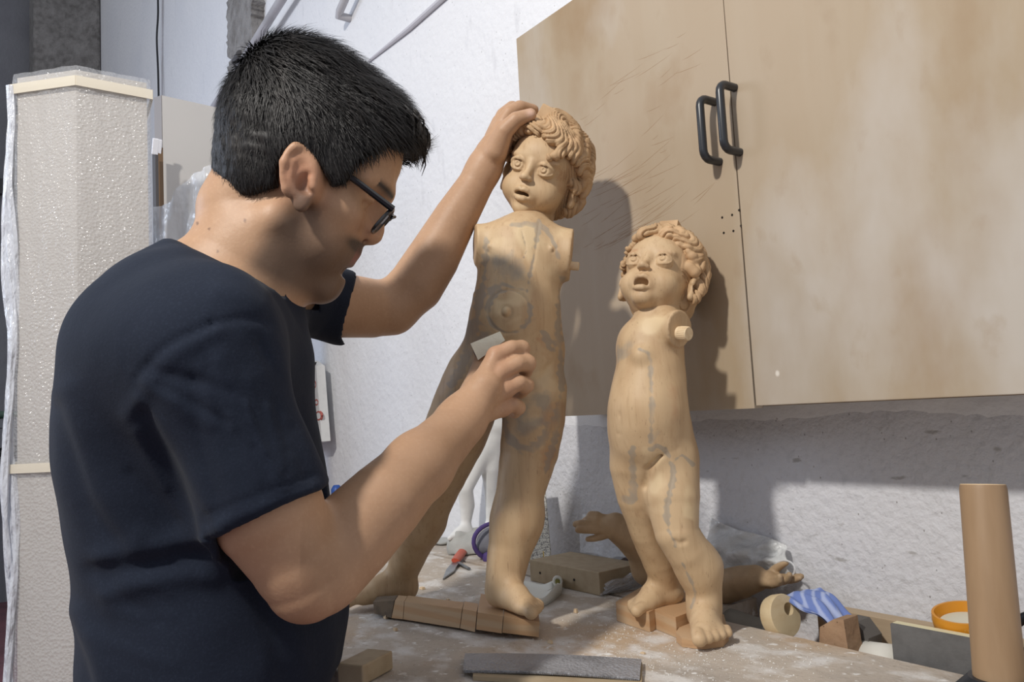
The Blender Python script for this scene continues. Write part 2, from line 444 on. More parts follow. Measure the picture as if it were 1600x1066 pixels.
c = onx(4, 714, xs); tag(MB().tube([c+np.array([0, -.12, .015]), c+np.array([0, .08, 0.03])], [0.02, 0.03], 10).build('dark_tool', blk, None, True), 'black tool on the lower shelf at far left', 'tool')
c = onx(8, 293, XB+0.04); tag(MB().box((XB+0.04, c[1], c[2]), (0.035, 0.35, 0.055)).build('dark_rail', mat('dark_rail', (58, 58, 62), 0.5)), 'dark horizontal rail on the grey back wall', 'rail')
pts = catmull([np.array([-4.9, -0.42, 0.012]), np.array([-4.75, -0.3, 0.012]), np.array([-4.8, -0.1, 0.012]), np.array([-4.6, 0.1, 0.012]), np.array([-4.4, 0.3, 0.012])], 6)
tag(MB().tube(pts, 0.012, 8).build('floor_cable', blk, None, True), 'black cable lying on the reddish floor at far left', 'cable')

# ------------------------------------------------------------------ bubble-wrapped column
card = mat('cream_card', (188, 182, 174), 0.8, layers=[('noise', 6, (178, 172, 164), 0.4, 0.7, 0.5)])
def bubble_mat(name, alpha, scale=62.0):
    m = mat(name, (240, 242, 246), 0.10, alpha=alpha, spec=0.8, bump=[('voronoi', scale, 0.9, 0.0035), ('noise', (9, 9, 3), 0.35, 0.03)])
    return m
bubble = bubble_mat('bubble_film', 0.22, 170.0); film_edge = mat('film_edge', (232, 236, 244), 0.2, alpha=0.75, bump=[('noise', (30, 30, 10), 1.0, 0.03)])
tape_m = mat('tape', (240, 232, 214), 0.35, alpha=0.7, bump=[('noise', 18, 0.2, 0.004)])
def wrapped(name, Pf, Pl, Pr, ztop, lab, cat, tapes):
    bk = unit((Pr-CAM)*[1, 1, 0]); bk = (bk[:2]-0.10*unit(Pr-Pl)[:2])*0.16
    root = thing(name, np.array([*((Pl+Pr)[:2]/2+bk/2), 0]), lab, cat)
    cor = [Pl[:2], Pf[:2], Pr[:2], Pr[:2]+bk, Pl[:2]+bk]; ctr = sum(cor)/5
    MB().prism([np.array([*p, 0.002]) for p in cor], (0, 0, ztop-0.002)).build('packed_board', card, root)
    # wrinkled film: a fine grid of rings around the block
    ring = []
    for a, b in zip(cor, cor[1:]+cor[:1]):
        for t in np.linspace(0, 1, 14, endpoint=False): ring.append(a+(b-a)*t)
    ring = np.array(ring); n = len(ring); mz = 120; V = []
    for j in range(mz):
        z = 0.002+(ztop+0.004)*j/(mz-1)
        for i, p in enumerate(ring):
            out = unit(p-ctr); am = 0.005+0.003*sin(i*0.9+z*7)*sin(z*13+i*0.5)+0.0012*RNG.random()
            if i % 14 == 0: am = 0.004+0.003*RNG.random()
            V.append((*(p+out*(am+0.002)), z))
    cidx = len(V); V.append((*ctr, ztop+0.010))
    f = [(j*n+i, j*n+(i+1) % n, (j+1)*n+(i+1) % n, (j+1)*n+i) for j in range(mz-1) for i in range(n)]
    f += [((mz-1)*n+i, (mz-1)*n+(i+1) % n, cidx) for i in range(n)]
    mesh_obj('bubble_wrap', np.array(V), f, bubble, root, True)
    for z0, z1 in tapes:
        mb = MB()
        o2 = [ctr+(p-ctr)*1.0+unit(p-ctr)*0.0125 for p in cor]
        for a, b in zip(o2, o2[1:]+o2[:1]):
            nrm = unit(np.array([*( (a+b)/2-ctr), 0]))*0.0015
            a0, b0 = np.array([*a, z0]), np.array([*b, z0]); up_ = np.array([0, 0, z1-z0])
            mb.prism([a0, b0, b0+up_, a0+up_], nrm)
        mb.build('packing_tape', tape_m, root)
    return root, cor, ctr
Pf, Pl, Pr = W(119, 109, 1.62), W(27, 108, 1.645), W(229, 126, 1.70)
ztop = Pf[2]
def zat(px, py, P):                            # height above the floor where a pixel row meets the vertical through P
    k = ray(px, py); return (CAM + k*((P-CAM)@FWD))[2]
root, cor, ctr = wrapped('wrapped_column', Pf, Pl, Pr, ztop, 'tall pale block wrapped in bubble film standing behind the man', 'package',
        [(zat(119, 138, Pf), zat(119, 122, Pf)), (zat(119, 733, Pf), zat(119, 719, Pf))])
V = []; ee = []                                # gathered film along the left edge
zz = np.linspace(0.01, ztop-0.02, 90)
pe = np.array([*(Pl[:2]+unit(Pl[:2]-Pr[:2])*0.008), 0])
mb = MB()
for k in range(3):
    pts = [pe+np.array([0.006*sin(z*9+k*2), 0.006*cos(z*13+k)-0.004*k, 0])+np.array([0, 0, z]) for z in zz]
    mb.tube(pts, [0.005+0.003*abs(sin(z*17+k)) for z in zz], 6)
mb.build('film_seam', film_edge, root, True)

# white boards and more bubble wrap behind the man's neck
white_board = mat('white_board', (200, 196, 191), 0.6, layers=[('noise', 3, (190, 186, 181), 0.4, 0.7, 0.4)])
board_edge = mat('board_edge', (150, 146, 146), 0.7)
D0 = 2.35
a, b = W(253, 149, D0), W(372, 163, D0+0.16)
vx = unit((b-a)*np.array([1, 1, 0])); nb = np.array([vx[1], -vx[0], 0]);  nb = nb if nb@(CAM-a) > 0 else -nb
wb = thing('partition_screen', np.array([a[0], a[1], 0]), 'tall white board leaning behind the neck of the man', 'board')
bl = np.linalg.norm((b-a)[:2])+0.12
zlow = 0.0
MB().prism([np.array([a[0], a[1], zlow]), np.array([a[0], a[1], a[2]]), np.array([*(a+vx*bl)[:2], a[2]-0.0]), np.array([*(a+vx*bl)[:2], zlow])], -nb*0.03).build('board', white_board, wb)
MB().prism([np.array([a[0], a[1], zlow])-vx*0.002, np.array([a[0], a[1], a[2]])-vx*0.002, np.array([a[0], a[1], a[2]])-vx*0.012-nb*0.03, np.array([a[0], a[1], zlow])-vx*0.012-nb*0.03], vx*0.001).build('board_edge', board_edge, wb)
fr_m = mat('brown_frame', (122, 96, 70), 0.6, layers=[('noise', (40, 40, 4), (90, 70, 52), 0.4, 0.7, 0.8)]); fr_d = mat('dark_frame', (74, 70, 70), 0.5); fr_w = mat('bright_plastic', (240, 240, 244), 0.25)
for (px, wd, py0, m_, lab) in ((248.5, 6, 232, fr_m, 'brown wooden slat leaning beside the white panel'), (242.5, 3.5, 236, fr_d, 'dark narrow slat leaning beside the wrapped column')):
    t0 = W(px, py0, D0-(0.08 if px > 245 else 0.14)); 
    tag(MB().box((t0[0], t0[1], t0[2]/2), (wd*D0/F*0.6, 0.012, t0[2]/2), rotz(math.atan2(vx[1], vx[0]))).build('timber_strip', m_), lab, 'slat')
for k, (px, py) in enumerate(((242.5, 221), (247.5, 222))):
    c = W(px, py + 8, D0-(0.155 if k == 0 else 0.095))
    tag(MB().box(c, (0.005, 0.008, 0.022), roty(0.45), bev=0.002).build('plastic_clip', fr_w), ('left' if k == 0 else 'right')+' one of two white clips on top of the dark slats', 'clip', 'white clips on the slats')
# folded bubble wrap hanging in front of the panel
hb = []
uu = np.linspace(0, 1, 26); n2 = 30
tl, tr = W(240, 330, 2.08), W(352, 235, 2.06)
br, bl2 = np.array([*(tr-FWD*0.15)[:2], 0.004]), np.array([*(tl-FWD*0.12)[:2], 0.004])
for i in range(26):
    for j in range(n2):
        u_, v_ = i/25, j/(n2-1)
        p = (tl*(1-u_)+tr*u_)*(1-v_)+(bl2*(1-u_)+br*u_)*v_
        p = p + FWD*(0.014*sin(u_*14+v_*29)+0.008*sin(u_*31-v_*57)) + UPV*0.012*sin(u_*11+2)*(1-v_)
        hb.append(p)
fb = [(i*n2+j, i*n2+j+1, (i+1)*n2+j+1, (i+1)*n2+j) for i in range(25) for j in range(n2-1)]
V_ = np.array(hb); V2 = np.vstack([V_, V_-FWD*0.004+UPV*0.0])
N_ = len(V_)
F2 = fb+[tuple(N_+q for q in f[::-1]) for f in fb]
o = mesh_obj('bubble_wrap_sheet', V2, F2, bubble_mat('bubble_film_loose', 0.36, 55), None, True); tag(o, 'crumpled bubble wrap sheet over the white panel behind the neck', 'bubble wrap')

# ------------------------------------------------------------------ wall cabinet
ply = mat('plywood', (170, 152, 129), 0.55, layers=[('noise', (2.6, 2.6, 1.8), (160, 141, 114), 0.42, 0.62, 0.9), ('noise', (24, 24, 2.4), (178, 164, 144), 0.45, 0.75, 0.35), ('noise', (6, 6, 4), (146, 118, 84), 0.56, 0.70, 0.65), ('noise', (4, 4, 2.0), (188, 181, 172), 0.52, 0.68, 0.8), ('noise', (30, 30, 20), (160, 140, 116), 0.6, 0.75, 0.5), ('voronoi', (11, 11, 9), (226, 220, 210), 0.045, 0.02, 0.9)],
          bump=[('noise', (60, 60, 8), 0.10, 0.002)])
ply_edge = mat('plywood_edge', (150, 128, 100), 0.7, layers=[('wave', (2, 120, 120), (112, 92, 70), 0.3, 0.7, 0.7)])
zb = ony(1183, 638, CY)[2]; xl = ony(822, 330, CY)[0]; zt = ony(805, 62, CY)[2]
xg = ony(1181, 632, CY)[0]; xr = xg+(xg-xl)*1.02
cab = thing('wall_cabinet', ((xl+xr)/2, WY, zb), 'large plywood wall cabinet with two black door handles above the bench', 'cabinet')
MB().box(((xl+xr)/2, (CY+0.02+WY)/2, (zb+zt)/2), ((xr-xl)/2-0.004, (WY-CY-0.02)/2-0.0005, (zt-zb)/2-0.002)).build('carcass', ply_edge, cab)
black_h = mat('black_handle', (44, 46, 50), 0.32, layers=[('noise', 120, (176, 176, 178), 0.72, 0.78, 0.8)], spec=0.6)
scr = mat('scratch', (146, 116, 84), 0.7)
doorL = MB().hull8([(xl, CY, zb), (xg-0.0024, CY, zb), (xg-0.0002, CY, zt), (xl, CY, zt)], [(xl, CY+0.018, zb), (xg-0.0024, CY+0.018, zb), (xg-0.0002, CY+0.018, zt), (xl, CY+0.018, zt)]).build('door', ply, cab)
doorR = MB().box(((xg+0.0004+xr)/2, CY+0.0085, (zb+0.003+zt)/2), ((xr-xg-0.0004)/2, 0.009, (zt-zb-0.003)/2), bev=0.001).build('door', ply, cab)
def handle(pt, pb_, parent):
    a, b = ony(*pt, CY), ony(*pb_, CY); a[0] = b[0] = (a[0]+b[0])/2
    out = np.array([0, -0.034, 0]); r_ = 0.012; P = [a, a+out*0.55]
    for t in np.linspace(0, pi/2, 5): P.append(a+out*0.62+np.array([0, -r_*sin(t), -r_*(1-cos(t))]))
    for t in np.linspace(0, pi/2, 5): P.append(np.array([b[0], (a+out*0.62)[1]-r_*cos(t), b[2]+r_*(1-sin(t))]))
    P += [b+out*0.55, b]
    P = [p+np.array([0, 0.0005, 0]) for p in P]
    o = MB().tube(P, 0.0057, 14).build('handle', black_h, None, True)
    o.parent = parent; o.location = o.location - Vector(root_loc(parent).tolist())
handle((1117, 160), (1125, 253), doorL); handle((1145, 139), (1160, 237), doorR)
hole_m = mat('screw_hole', (52, 44, 36), 0.9); plate_m = mat('hinge_mark', (186, 170, 144), 0.6)
for px, py, pr_ in ((1128.5, 340, doorL), (1144, 336, doorL), (1131, 364, doorL), (1146, 361, doorL), (1155, 328.5, doorR), (1158, 353, doorR)):
    c = ony(px, py, CY); o = MB().lathe(c+np.array([0, 0.0004, 0]), (0, -1, 0), [(0.0017, 0), (0.0017, 0.0008), (0.0008, 0.0004)], 10).build('screw_hole', hole_m)
    o.parent = pr_; o.location = o.location-Vector(root_loc(pr_).tolist())
rr = random.Random(5); sc_mb = MB(); sc_mb2 = MB()
for k in range(110):                            # long tool scratches
    if k < 60: x0, y0 = rr.uniform(900, 1010), rr.uniform(270, 400); ln = rr.uniform(30, 130); an = rr.uniform(-0.72, -0.42)
    elif k < 88: x0, y0 = rr.uniform(830, 1080), rr.uniform(60, 330); ln = rr.uniform(18, 110); an = rr.uniform(-0.85, -0.35)
    elif k < 96: x0, y0 = rr.uniform(1200, 1340), rr.uniform(226, 236); ln = rr.uniform(60, 170); an = rr.uniform(-0.02, 0.12)
    else: x0, y0 = rr.uniform(1120, 1420), rr.uniform(10, 330); ln = rr.uniform(20, 70); an = rr.uniform(-0.7, -0.2)
    pts = [ony(x0+ln*t*cos(an), y0+ln*t*sin(an)+3*sin(t*3), CY+0.0003) for t in (0, .33, .66, 1)]
    if max(p[0] for p in pts) < xg-0.005 and min(p[0] for p in pts) > xl+0.01: sc_mb.tube(pts, [0.0002, 0.00048, 0.00042, 0.0002], 5)
    elif min(p[0] for p in pts) > xg+0.005: sc_mb2.tube(pts, [0.0002, 0.00045, 0.0004, 0.0002], 5)
for mb, dr in ((sc_mb, doorL), (sc_mb2, doorR)):
    o = mb.build('scratch', scr, None, True); o.parent = dr; o.location = o.location-Vector(root_loc(dr).tolist()); o['kind'] = 'stuff'

# ------------------------------------------------------------------ workbench
bench_m = mat('bench_top', (184, 172, 158), 0.75, layers=[('noise', (5, 5, 5), (186, 158, 126), 0.5, 0.68, 0.8), ('noise', 9, (146, 138, 130), 0.5, 0.74, 0.75),
      ('noise', (16, 22, 16), (214, 210, 205), 0.5, 0.64, 0.85), ('noise', 60, (232, 230, 226), 0.61, 0.70, 0.9), ('noise', 140, (150, 136, 120), 0.6, 0.7, 0.6), ('noise', 21, (96, 70, 54), 0.72, 0.78, 0.7)],
      bump=[('noise', 60, 0.5, 0.004), ('noise', 200, 0.4, 0.002)])
bench_edge = mat('bench_wood', (172, 138, 104), 0.7, layers=[('noise', (2, 40, 40), (140, 108, 80), 0.4, 0.7, 0.7)])
BF = 0.40; BE = float(np.mean([onz(1135, 967)[1], onz(1380, 1029)[1]]))
xs_ = onz(1100, 958)[0]
bx0, bx1 = -1.78, 0.75
bench = thing('workbench', ((bx0+bx1)/2, (BF+WY)/2, 0), 'dusty paint-spattered wooden workbench along the white wall', 'workbench')
MB().box(((bx0+bx1)/2, (BF+BE)/2, BENCH-0.03), ((bx1-bx0)/2, (BE-BF)/2, 0.03), bev=0.003).build('bench_top', bench_m, bench)
MB().box(((bx0+xs_)/2, (BE+0.0005+WY)/2, BENCH-0.031), ((xs_-bx0)/2, (WY-BE-0.014)/2, 0.031)).build('rear_board', bench_m, bench)
TRZ = BENCH-0.045
MB().box(((xs_+bx1)/2, (BE+WY)/2, TRZ-0.01), ((bx1-xs_)/2-0.001, (WY-BE)/2-0.008, 0.01)).build('tool_tray', bench_edge, bench)
for x in (bx0+0.1, bx1-0.1):
    for y in (BF+0.06, WY-0.09): MB().box((x, y, (BENCH-0.061)/2), (0.045, 0.045, (BENCH-0.061)/2)).build('leg', bench_edge, bench)

# ================================================================== the carved figures
def P4(px, py, d, rp): return Q(px, py, d), rp*d/F
def chainpx(v, pts, k=0.01, cut=False):        # pts: (px, py, depth, radius in px)
    C_ = [Q(*p[:3]) for p in pts]; v.chain(C_, [p[3]*c[1]/F for p, c in zip(pts, C_)], k, cut)
def ellpx(v, px, py, d, rx, rz, ry, k=0.012, cut=False, R=None):   # ry = half thickness along depth in metres
    c = Q(px, py, d); v.ell(c, (rx*c[1]/F, ry, rz*c[1]/F), R, k, cut)
class Frame:                                   # local (right, front, up) * scale -> camera-aligned metres
    def __init__(s, o, front, up, scale):
        f = unit(front); u = np.asarray(up, float); u = unit(u-f*(u@f)); r = np.cross(u, f); r = r if r[0] > 0 else -r
        s.o = np.asarray(o, float); s.R = np.stack([r, f, u], 1); s.s = scale
    def p(s, x, f, u): return s.o + s.s*(s.R@np.array([x, f, u]))
    def ell(s, v, c, r, k=0.03, cut=False, rot=None): v.ell(s.p(*c), np.asarray(r, float)*np.ones(3)*s.s, s.R if rot is None else s.R@rot, k*s.s, cut)
    def chain(s, v, P, rad, k=0.02, cut=False):
        rad = [rad]*len(P) if np.isscalar(rad) else rad
        v.chain([s.p(*p) for p in P], [q*s.s for q in rad], k*s.s, cut)

def child_head(v, H, mouth=0.5, ears=(1, -1), look=(0, 0), ex=0.150):
    H.ell(v, (0, -0.08, 0.12), (0.37, 0.44, 0.385), 0.05)
    H.ell(v, (0, 0.09, -0.16), (0.315, 0.31, 0.335), 0.10)
    H.ell(v, (0, 0.16, 0.16), (0.315, 0.255, 0.26), 0.08)              # forehead
    for s in (-1, 1):
        H.ell(v, (0.165*s, 0.215, -0.205), (0.155, 0.165, 0.155), 0.06)   # cheeks
        H.ell(v, (0.15*s, 0.330, 0.120), (0.12, 0.050, 0.030), 0.06)      # brow
    H.ell(v, (0, 0.315, -0.400), (0.10, 0.085, 0.08), 0.10)           # chin
    H.ell(v, (0, 0.36, -0.24), (0.14, 0.08, 0.11), 0.05)               # muzzle
    for s in (-1, 1):
        H.ell(v, ((ex+0.004)*s, 0.452, 0.020), (0.098, 0.072, 0.050), 0.055, True)
        H.ell(v, (ex*s, 0.316, 0.018), (0.094, 0.094, 0.090), 0.006)   # eyeball
        up = [(ex*s+0.096*cos(t), 0.364+0.042*sin(t)-0.022*abs(cos(t)), 0.020+0.058*sin(t)) for t in np.linspace(pi*0.98, pi*0.02, 9)]
        H.chain(v, up, [0.009, 0.014, 0.018, 0.020, 0.0205, 0.020, 0.018, 0.014, 0.009], 0.014)
        lo_ = [(ex*s+0.094*cos(t), 0.366+0.024*sin(t)-0.022*abs(cos(t)), 0.012-0.046*sin(t)) for t in np.linspace(pi*0.95, pi*0.05, 8)]
        H.chain(v, lo_, [0.007, 0.009, 0.011, 0.012, 0.012, 0.011, 0.009, 0.007], 0.008)
        # iris ring and pupil drill
        ic = np.array([ex*s+look[0], 0.316, 0.018+look[1]])
        ir = [ic+np.array([0.043*cos(t), 0.085, 0.043*sin(t)]) for t in np.linspace(0, 2*pi, 12)]
        H.chain(v, ir, 0.011, 0.004, True)
        H.ell(v, ic+np.array([0, 0.096, 0.004]), (0.018, 0.016, 0.018), 0.006, True)
    # nose
    H.chain(v, [(0, 0.385, 0.06), (0, 0.415, -0.02), (0, 0.455, -0.085)], [0.036, 0.034, 0.038], 0.05)
    H.ell(v, (0, 0.472, -0.095), (0.041, 0.040, 0.036), 0.025)
    for s in (-1, 1):
        H.ell(v, (0.045*s, 0.438, -0.106), (0.027, 0.038, 0.026), 0.025)
        H.ell(v, (0.030*s, 0.458, -0.140), (0.015, 0.024, 0.014), 0.008, True)
    # mouth
    mw_ = 0.105; op = 0.022+0.05*mouth
    H.ell(v, (0, 0.445, -0.262-0.02*mouth), (mw_*0.80, 0.17, op), 0.012, True)
    ul = [(x*mw_, 0.442-0.055*x*x, -0.232+0.012*(1-abs(2*abs(x)-0.7))-0.03*x*x+0.014*mouth) for x in np.linspace(-1, 1, 9)]
    H.chain(v, ul, [0.010, 0.018, 0.026, 0.028, 0.024, 0.028, 0.026, 0.018, 0.010], 0.015)
    ll = [(x*mw_*0.92, 0.425-0.06*x*x, -0.288-0.055*mouth+0.028*x*x) for x in np.linspace(-1, 1, 7)]
    H.chain(v, ll, [0.010, 0.022, 0.031, 0.033, 0.031, 0.022, 0.010], 0.015)
    H.chain(v, [(0, 0.475, -0.150), (0, 0.470, -0.200)], [0.010, 0.012], 0.02, True)
    for s in ears:
        rot = rotz(-0.5*s)
        H.ell(v, (0.385*s, -0.03, -0.10), (0.045, 0.10, 0.15), 0.03, False, rot)
        H.ell(v, (0.425*s, 0.0, -0.10), (0.04, 0.055, 0.085), 0.02, True, rot)
        hx = [(0.415*s+0.012*s*sin(t), -0.03-0.085*cos(t), -0.10+0.125*sin(t)) for t in np.linspace(-1.2, 3.0, 12)]
        H.chain(v, hx, 0.024, 0.015)
        H.ell(v, (0.405*s, 0.01, -0.225), (0.035, 0.045, 0.045), 0.03)

def child_hair(v, H, locks, rad=(0.415, 0.50, 0.435), face=(0.385, 0.42, 0.46)):
    c = np.array([0, -0.075, 0.135])
    H.ell(v, c, np.array(rad)*0.95, 0.02)
    H.ell(v, (0, -0.20, -0.20), (0.36, 0.34, 0.26), 0.12)              # nape mass
    H.ell(v, (0, 0.50, -0.145), (face[0], face[1]+0.06, face[2]), 0.06, True)
    for s in (-1, 1): H.ell(v, (0.44*s, 0.16, -0.22), (0.16, 0.22, 0.26), 0.02, True)   # cheeks and ears stay free
    v.plane(H.p(0, 0, -0.42), H.R@np.array([0, 0.2, -1]), H.p(0, 0, 0)-H.s*0.9, H.p(0, 0, 0)+H.s*0.9)
    def pt(az, el, lift=1.0):
        a, e = radians(az), radians(el)
        return c + lift*np.array([rad[0]*sin(a)*cos(e), rad[1]*cos(a)*cos(e), rad[2]*sin(e)])
    for (az0, el0, az1, el1, wave, r0, r1, curl) in locks:
        n = 15; A = np.array([az0, el0]); B = np.array([az1, el1]); d = B-A; L_ = np.linalg.norm(d); nrm = np.array([-d[1], d[0]])/max(L_, 1e-6)
        for off in (-1, 0.1, 1):               # each lock is three parallel carved strands
            P = []; rd = []
            for i in range(n):
                t = i/(n-1); q = A+d*t+nrm*(wave*1.25*sin(t*2*pi*0.95)+off*6.0*(1-0.45*t))
                P.append(pt(q[0], q[1], 0.985+0.05*sin(t*pi)+0.045*sin(t*2.2*pi+off)+(0.02 if off == 0.1 else 0)))
                rd.append((r0+(r1-r0)*t)*(0.55+0.45*sin(min(1, t*1.6+0.25)*pi/2)) if t < 0.8 else (r0+(r1-r0)*t)*(1-(t-0.8)*1.2))
            H.chain(v, P, rd, 0.022)
        if curl:                               # the tip rolls into a spiral
            cc = B+d/max(L_, 1e-6)*curl*0.9; P = []; rd = []
            for i in range(13):
                t = i/12; an = math.atan2(-d[1], -d[0])+t*4.6*np.sign(curl)*1.0; rr_ = abs(curl)*(1-0.72*t)
                q = cc+rr_*np.array([cos(an), sin(an)]); P.append(pt(q[0], q[1], 1.045+0.05*t)); rd.append(r1*(0.9-0.15*t))
            H.chain(v, P, rd, 0.020)

def carve_strands(V, H, seed):                 # gouged strand lines that run from the crown in waves
    L = (V-H.o)@H.R/H.s - np.array([0, -0.10, 0.20]); r_ = np.linalg.norm(L, axis=1)
    az = np.arctan2(L[:, 0], L[:, 1]); el = np.arcsin(np.clip(L[:, 2]/np.maximum(r_, 1e-6), -1, 1))
    r = np.random.default_rng(seed); w_ = 0
    for _ in range(4):
        a, b, c = r.uniform(1.5, 4.5), r.uniform(2, 5), r.uniform(0, 6.3); w_ = w_ + 0.16*np.sin(az*a+el*b+c)
    t = (az+w_+0.22*np.sin(el*7.5+az*2.0))*15.0*np.clip(np.cos(el)*1.25, 0.35, 1)
    g = np.abs(np.sin(t)); g2 = np.abs(np.sin(t*2.3+1.0))
    return H.s*(-0.020*np.exp(-(g/0.33)**2) - 0.007*np.exp(-(g2/0.4)**2) + 0.008*g)
def foot(v, B, f, s, L, k=0.012, toe=1.0):
    """B = sole point under the ankle, f = towards the toes, s = towards the big toe, L = foot length (camera-aligned metres)"""
    f = unit(f); u = UPQ; f = unit(f-u*(f@u)); s_ = np.cross(u, f); s_ = s_ if s_@np.asarray(s) > 0 else -s_
    at = lambda a, b, c: np.asarray(B)+L*(a*f+b*s_+c*u)
    v.ell(at(-0.13, 0, 0.17), (0.19*L,)*3, None, k)
    v.chain([at(0.0, 0, 0.34), at(0.30, 0.02, 0.22), at(0.50, 0.02, 0.13)], [0.18*L, 0.165*L, 0.115*L], k)
    v.chain([at(0.05, 0.05, 0.16), at(0.52, 0.12, 0.105)], [0.15*L, 0.105*L], k)
    v.chain([at(-0.05, -0.07, 0.13), at(0.46, -0.12, 0.09)], [0.13*L, 0.09*L], k)
    for i in range(5):
        r = (0.088, 0.064, 0.060, 0.056, 0.052)[i]*L*toe; b0 = 0.155-0.092*i-(0.02 if i else 0); e = 0.735-0.03*i-0.008*i*i
        v.chain([at(0.48-0.02*i, b0*0.95, 0.10), at(e-0.09, b0, 0.105), at(e, b0, 0.075)], [r*0.95, r*0.95, r], 0.0022)
UPQ = w2q(CAM+np.array([0, 0, 1.0]))           # world up in the camera-aligned frame

wood = mat('carved_wood', (196, 168, 132), 0.52, layers=[('noise', (55, 55, 5), (172, 138, 102), 0.42, 0.72, 0.6), ('noise', (14, 14, 4), (206, 178, 142), 0.45, 0.7, 0.5), ('noise', (150, 150, 9), (150, 116, 84), 0.56, 0.76, 0.38), ('noise', (420, 420, 60), (122, 88, 62), 0.64, 0.74, 0.5),
            ('attr', 'pale', (214, 190, 152), 0.8, 22), ('attr', 'red', (172, 122, 88), 0.45, 30), ('attr', 'filler', (148, 142, 132), 0.62, 42), ('attr', 'pencil', (104, 98, 96), 0.6, 60)],
           bump=[('noise', (90, 90, 14), 0.16, 0.002), ('noise', 45, 0.12, 0.004)], spec=0.35)
wood_hair = mat('carved_hair_wood', (188, 158, 122), 0.6, layers=[('noise', (40, 40, 8), (164, 128, 92), 0.4, 0.7, 0.7), ('noise', 24, (214, 178, 138), 0.5, 0.7, 0.6)], bump=[('noise', (70, 70, 30), 0.5, 0.003)], spec=0.3)
wood_cut = mat('cut_wood', (190, 160, 126), 0.65, layers=[('wave', (1, 1, 90), (184, 142, 100), 0.2, 0.8, 0.6, (0.3, 0.2, 0), 2.0), ('noise', (20, 20, 120), (150, 116, 84), 0.62, 0.75, 0.5)], bump=[('noise', (40, 40, 160), 0.25, 0.002)])
wood_pale = mat('pale_dowel', (222, 198, 162), 0.6, layers=[('noise', (30, 150, 150), (200, 168, 126), 0.45, 0.7, 0.6)], bump=[('noise', 120, 0.2, 0.001)])
dark_end = mat('dark_end_grain', (112, 96, 78), 0.8, layers=[('noise', 70, (80, 70, 58), 0.45, 0.7, 0.8)])

def finish(v, name, m, parent, attrs=None, relax=1, label=None, disp=None):
    Vq, Fc = v.mesh(relax)
    n = normals(Vq, Fc)
    if disp is not None: Vq = Vq + n*disp(Vq, n)[:, None]
    at = attrs(Vq, n) if attrs else None
    Wd = q2w(Vq)
    # orient outwards
    c = Wd.mean(0); fl = np.cross(Wd[Fc[:, 1]]-Wd[Fc[:, 0]], Wd[Fc[:, 2]]-Wd[Fc[:, 0]]); vol = (fl*(Wd[Fc[:, 0]]-c)).sum()
    if vol < 0: Fc = Fc[:, ::-1].copy()
    return mesh_obj(name, Wd, Fc, m, parent, True, None, label, at)
def strokes(Vq, n, items, facing=-0.05):
    p = px_of(Vq); fr = n[:, 1] < facing; o = np.zeros(len(Vq))
    nz = lumps(np.c_[p, 0*p[:, :1]], 1.0, 0.045, 2); nf = lumps(np.c_[p, 0*p[:, :1]], 1.0, 0.16, 3)
    for line, wd in items:
        d = dist_poly(p, catmull(line, 4) if len(line) > 2 else line)
        o = np.maximum(o, (1-sstep(d + wd*0.45*nf + wd*0.35*nz, wd*0.25, wd*1.35))*np.clip(0.88+0.30*nz, 0.3, 1))
    return o*fr
def incise(V, n, items):                       # knife lines: (line in px, width px, depth m)
    p = px_of(V); o = np.zeros(len(V)); fr = np.clip(-n[:, 1]*3, 0, 1)
    for line, wd, dp in items: o -= dp*np.exp(-(dist_poly(p, line)/wd)**2)
    return o*fr
def blobs(Vq, n, polys, soft=4, facing=-0.05):
    p = px_of(Vq); fr = n[:, 1] < facing; o = np.zeros(len(Vq)); nf = lumps(np.c_[p, 0*p[:, :1]], 1.0, 0.11, 5)
    for poly in polys:
        ins = in_poly(p, poly); d = dist_poly(p, list(poly)+[poly[0]])
        o = np.maximum(o, np.where(ins, 0.5+0.5*sstep(d, 0, soft), 0.5-0.5*sstep(d, 0, soft)))
    return o*fr*np.clip(0.72+0.28*nf, 0.2, 1)

# ------------------------------------------------------------------ tall figure
tall = thing('carved_figure', W(800, 985, 1.10), 'taller carved wooden child figure with curly hair held by the man', 'sculpture', 'armless carved wooden figures')
LEAN = 0.065
v = Vol((-0.30, 0.98, -0.44), (0.13, 1.42, 0.35), 0.0019)
chainpx(v, [(846, 312, 1.15, 29), (836, 338, 1.132, 30), (824, 360, 1.108, 34)], 0.016)
ellpx(v, 815, 404, 1.085, 63, 64, 0.052, 0.02)
ellpx(v, 812, 372, 1.09, 60, 30, 0.042, 0.02)
chainpx(v, [(790, 384, 1.09, 30), (746, 382, 1.085, 32)], 0.012)
chainpx(v, [(845, 388, 1.085, 34), (892, 398, 1.075, 41)], 0.018)
ellpx(v, 808, 462, 1.075, 66, 80, 0.056, 0.02)
ellpx(v, 802, 500, 1.070, 62, 48, 0.062, 0.03)
ellpx(v, 803, 550, 1.078, 80, 62, 0.060, 0.03)
chainpx(v, [(835, 610, 1.072, 51), (834, 655, 1.072, 49), (827, 705, 1.075, 45.5), (813, 768, 1.08, 38), (808, 812, 1.087, 37.5), (796, 862, 1.093, 34.5), (787, 912, 1.096, 29)], 0.02)
chainpx(v, [(745, 590, 1.085, 50), (732, 622, 1.095, 51), (712, 675, 1.125, 51), (679, 748, 1.17, 45), (655, 815, 1.215, 37), (637, 868, 1.25, 29), (628, 900, 1.27, 23)], 0.02)
# right foot on the block, left foot on the bench behind
foot(v, Q(790, 950, 1.098), (0.55, -0.66, 0), (-1, 0, 0), 0.098, 0.010)
foot(v, Q(622, 938, 1.272), (-0.85, -0.15, 0), (0, -1, 0), 0.105, 0.010)
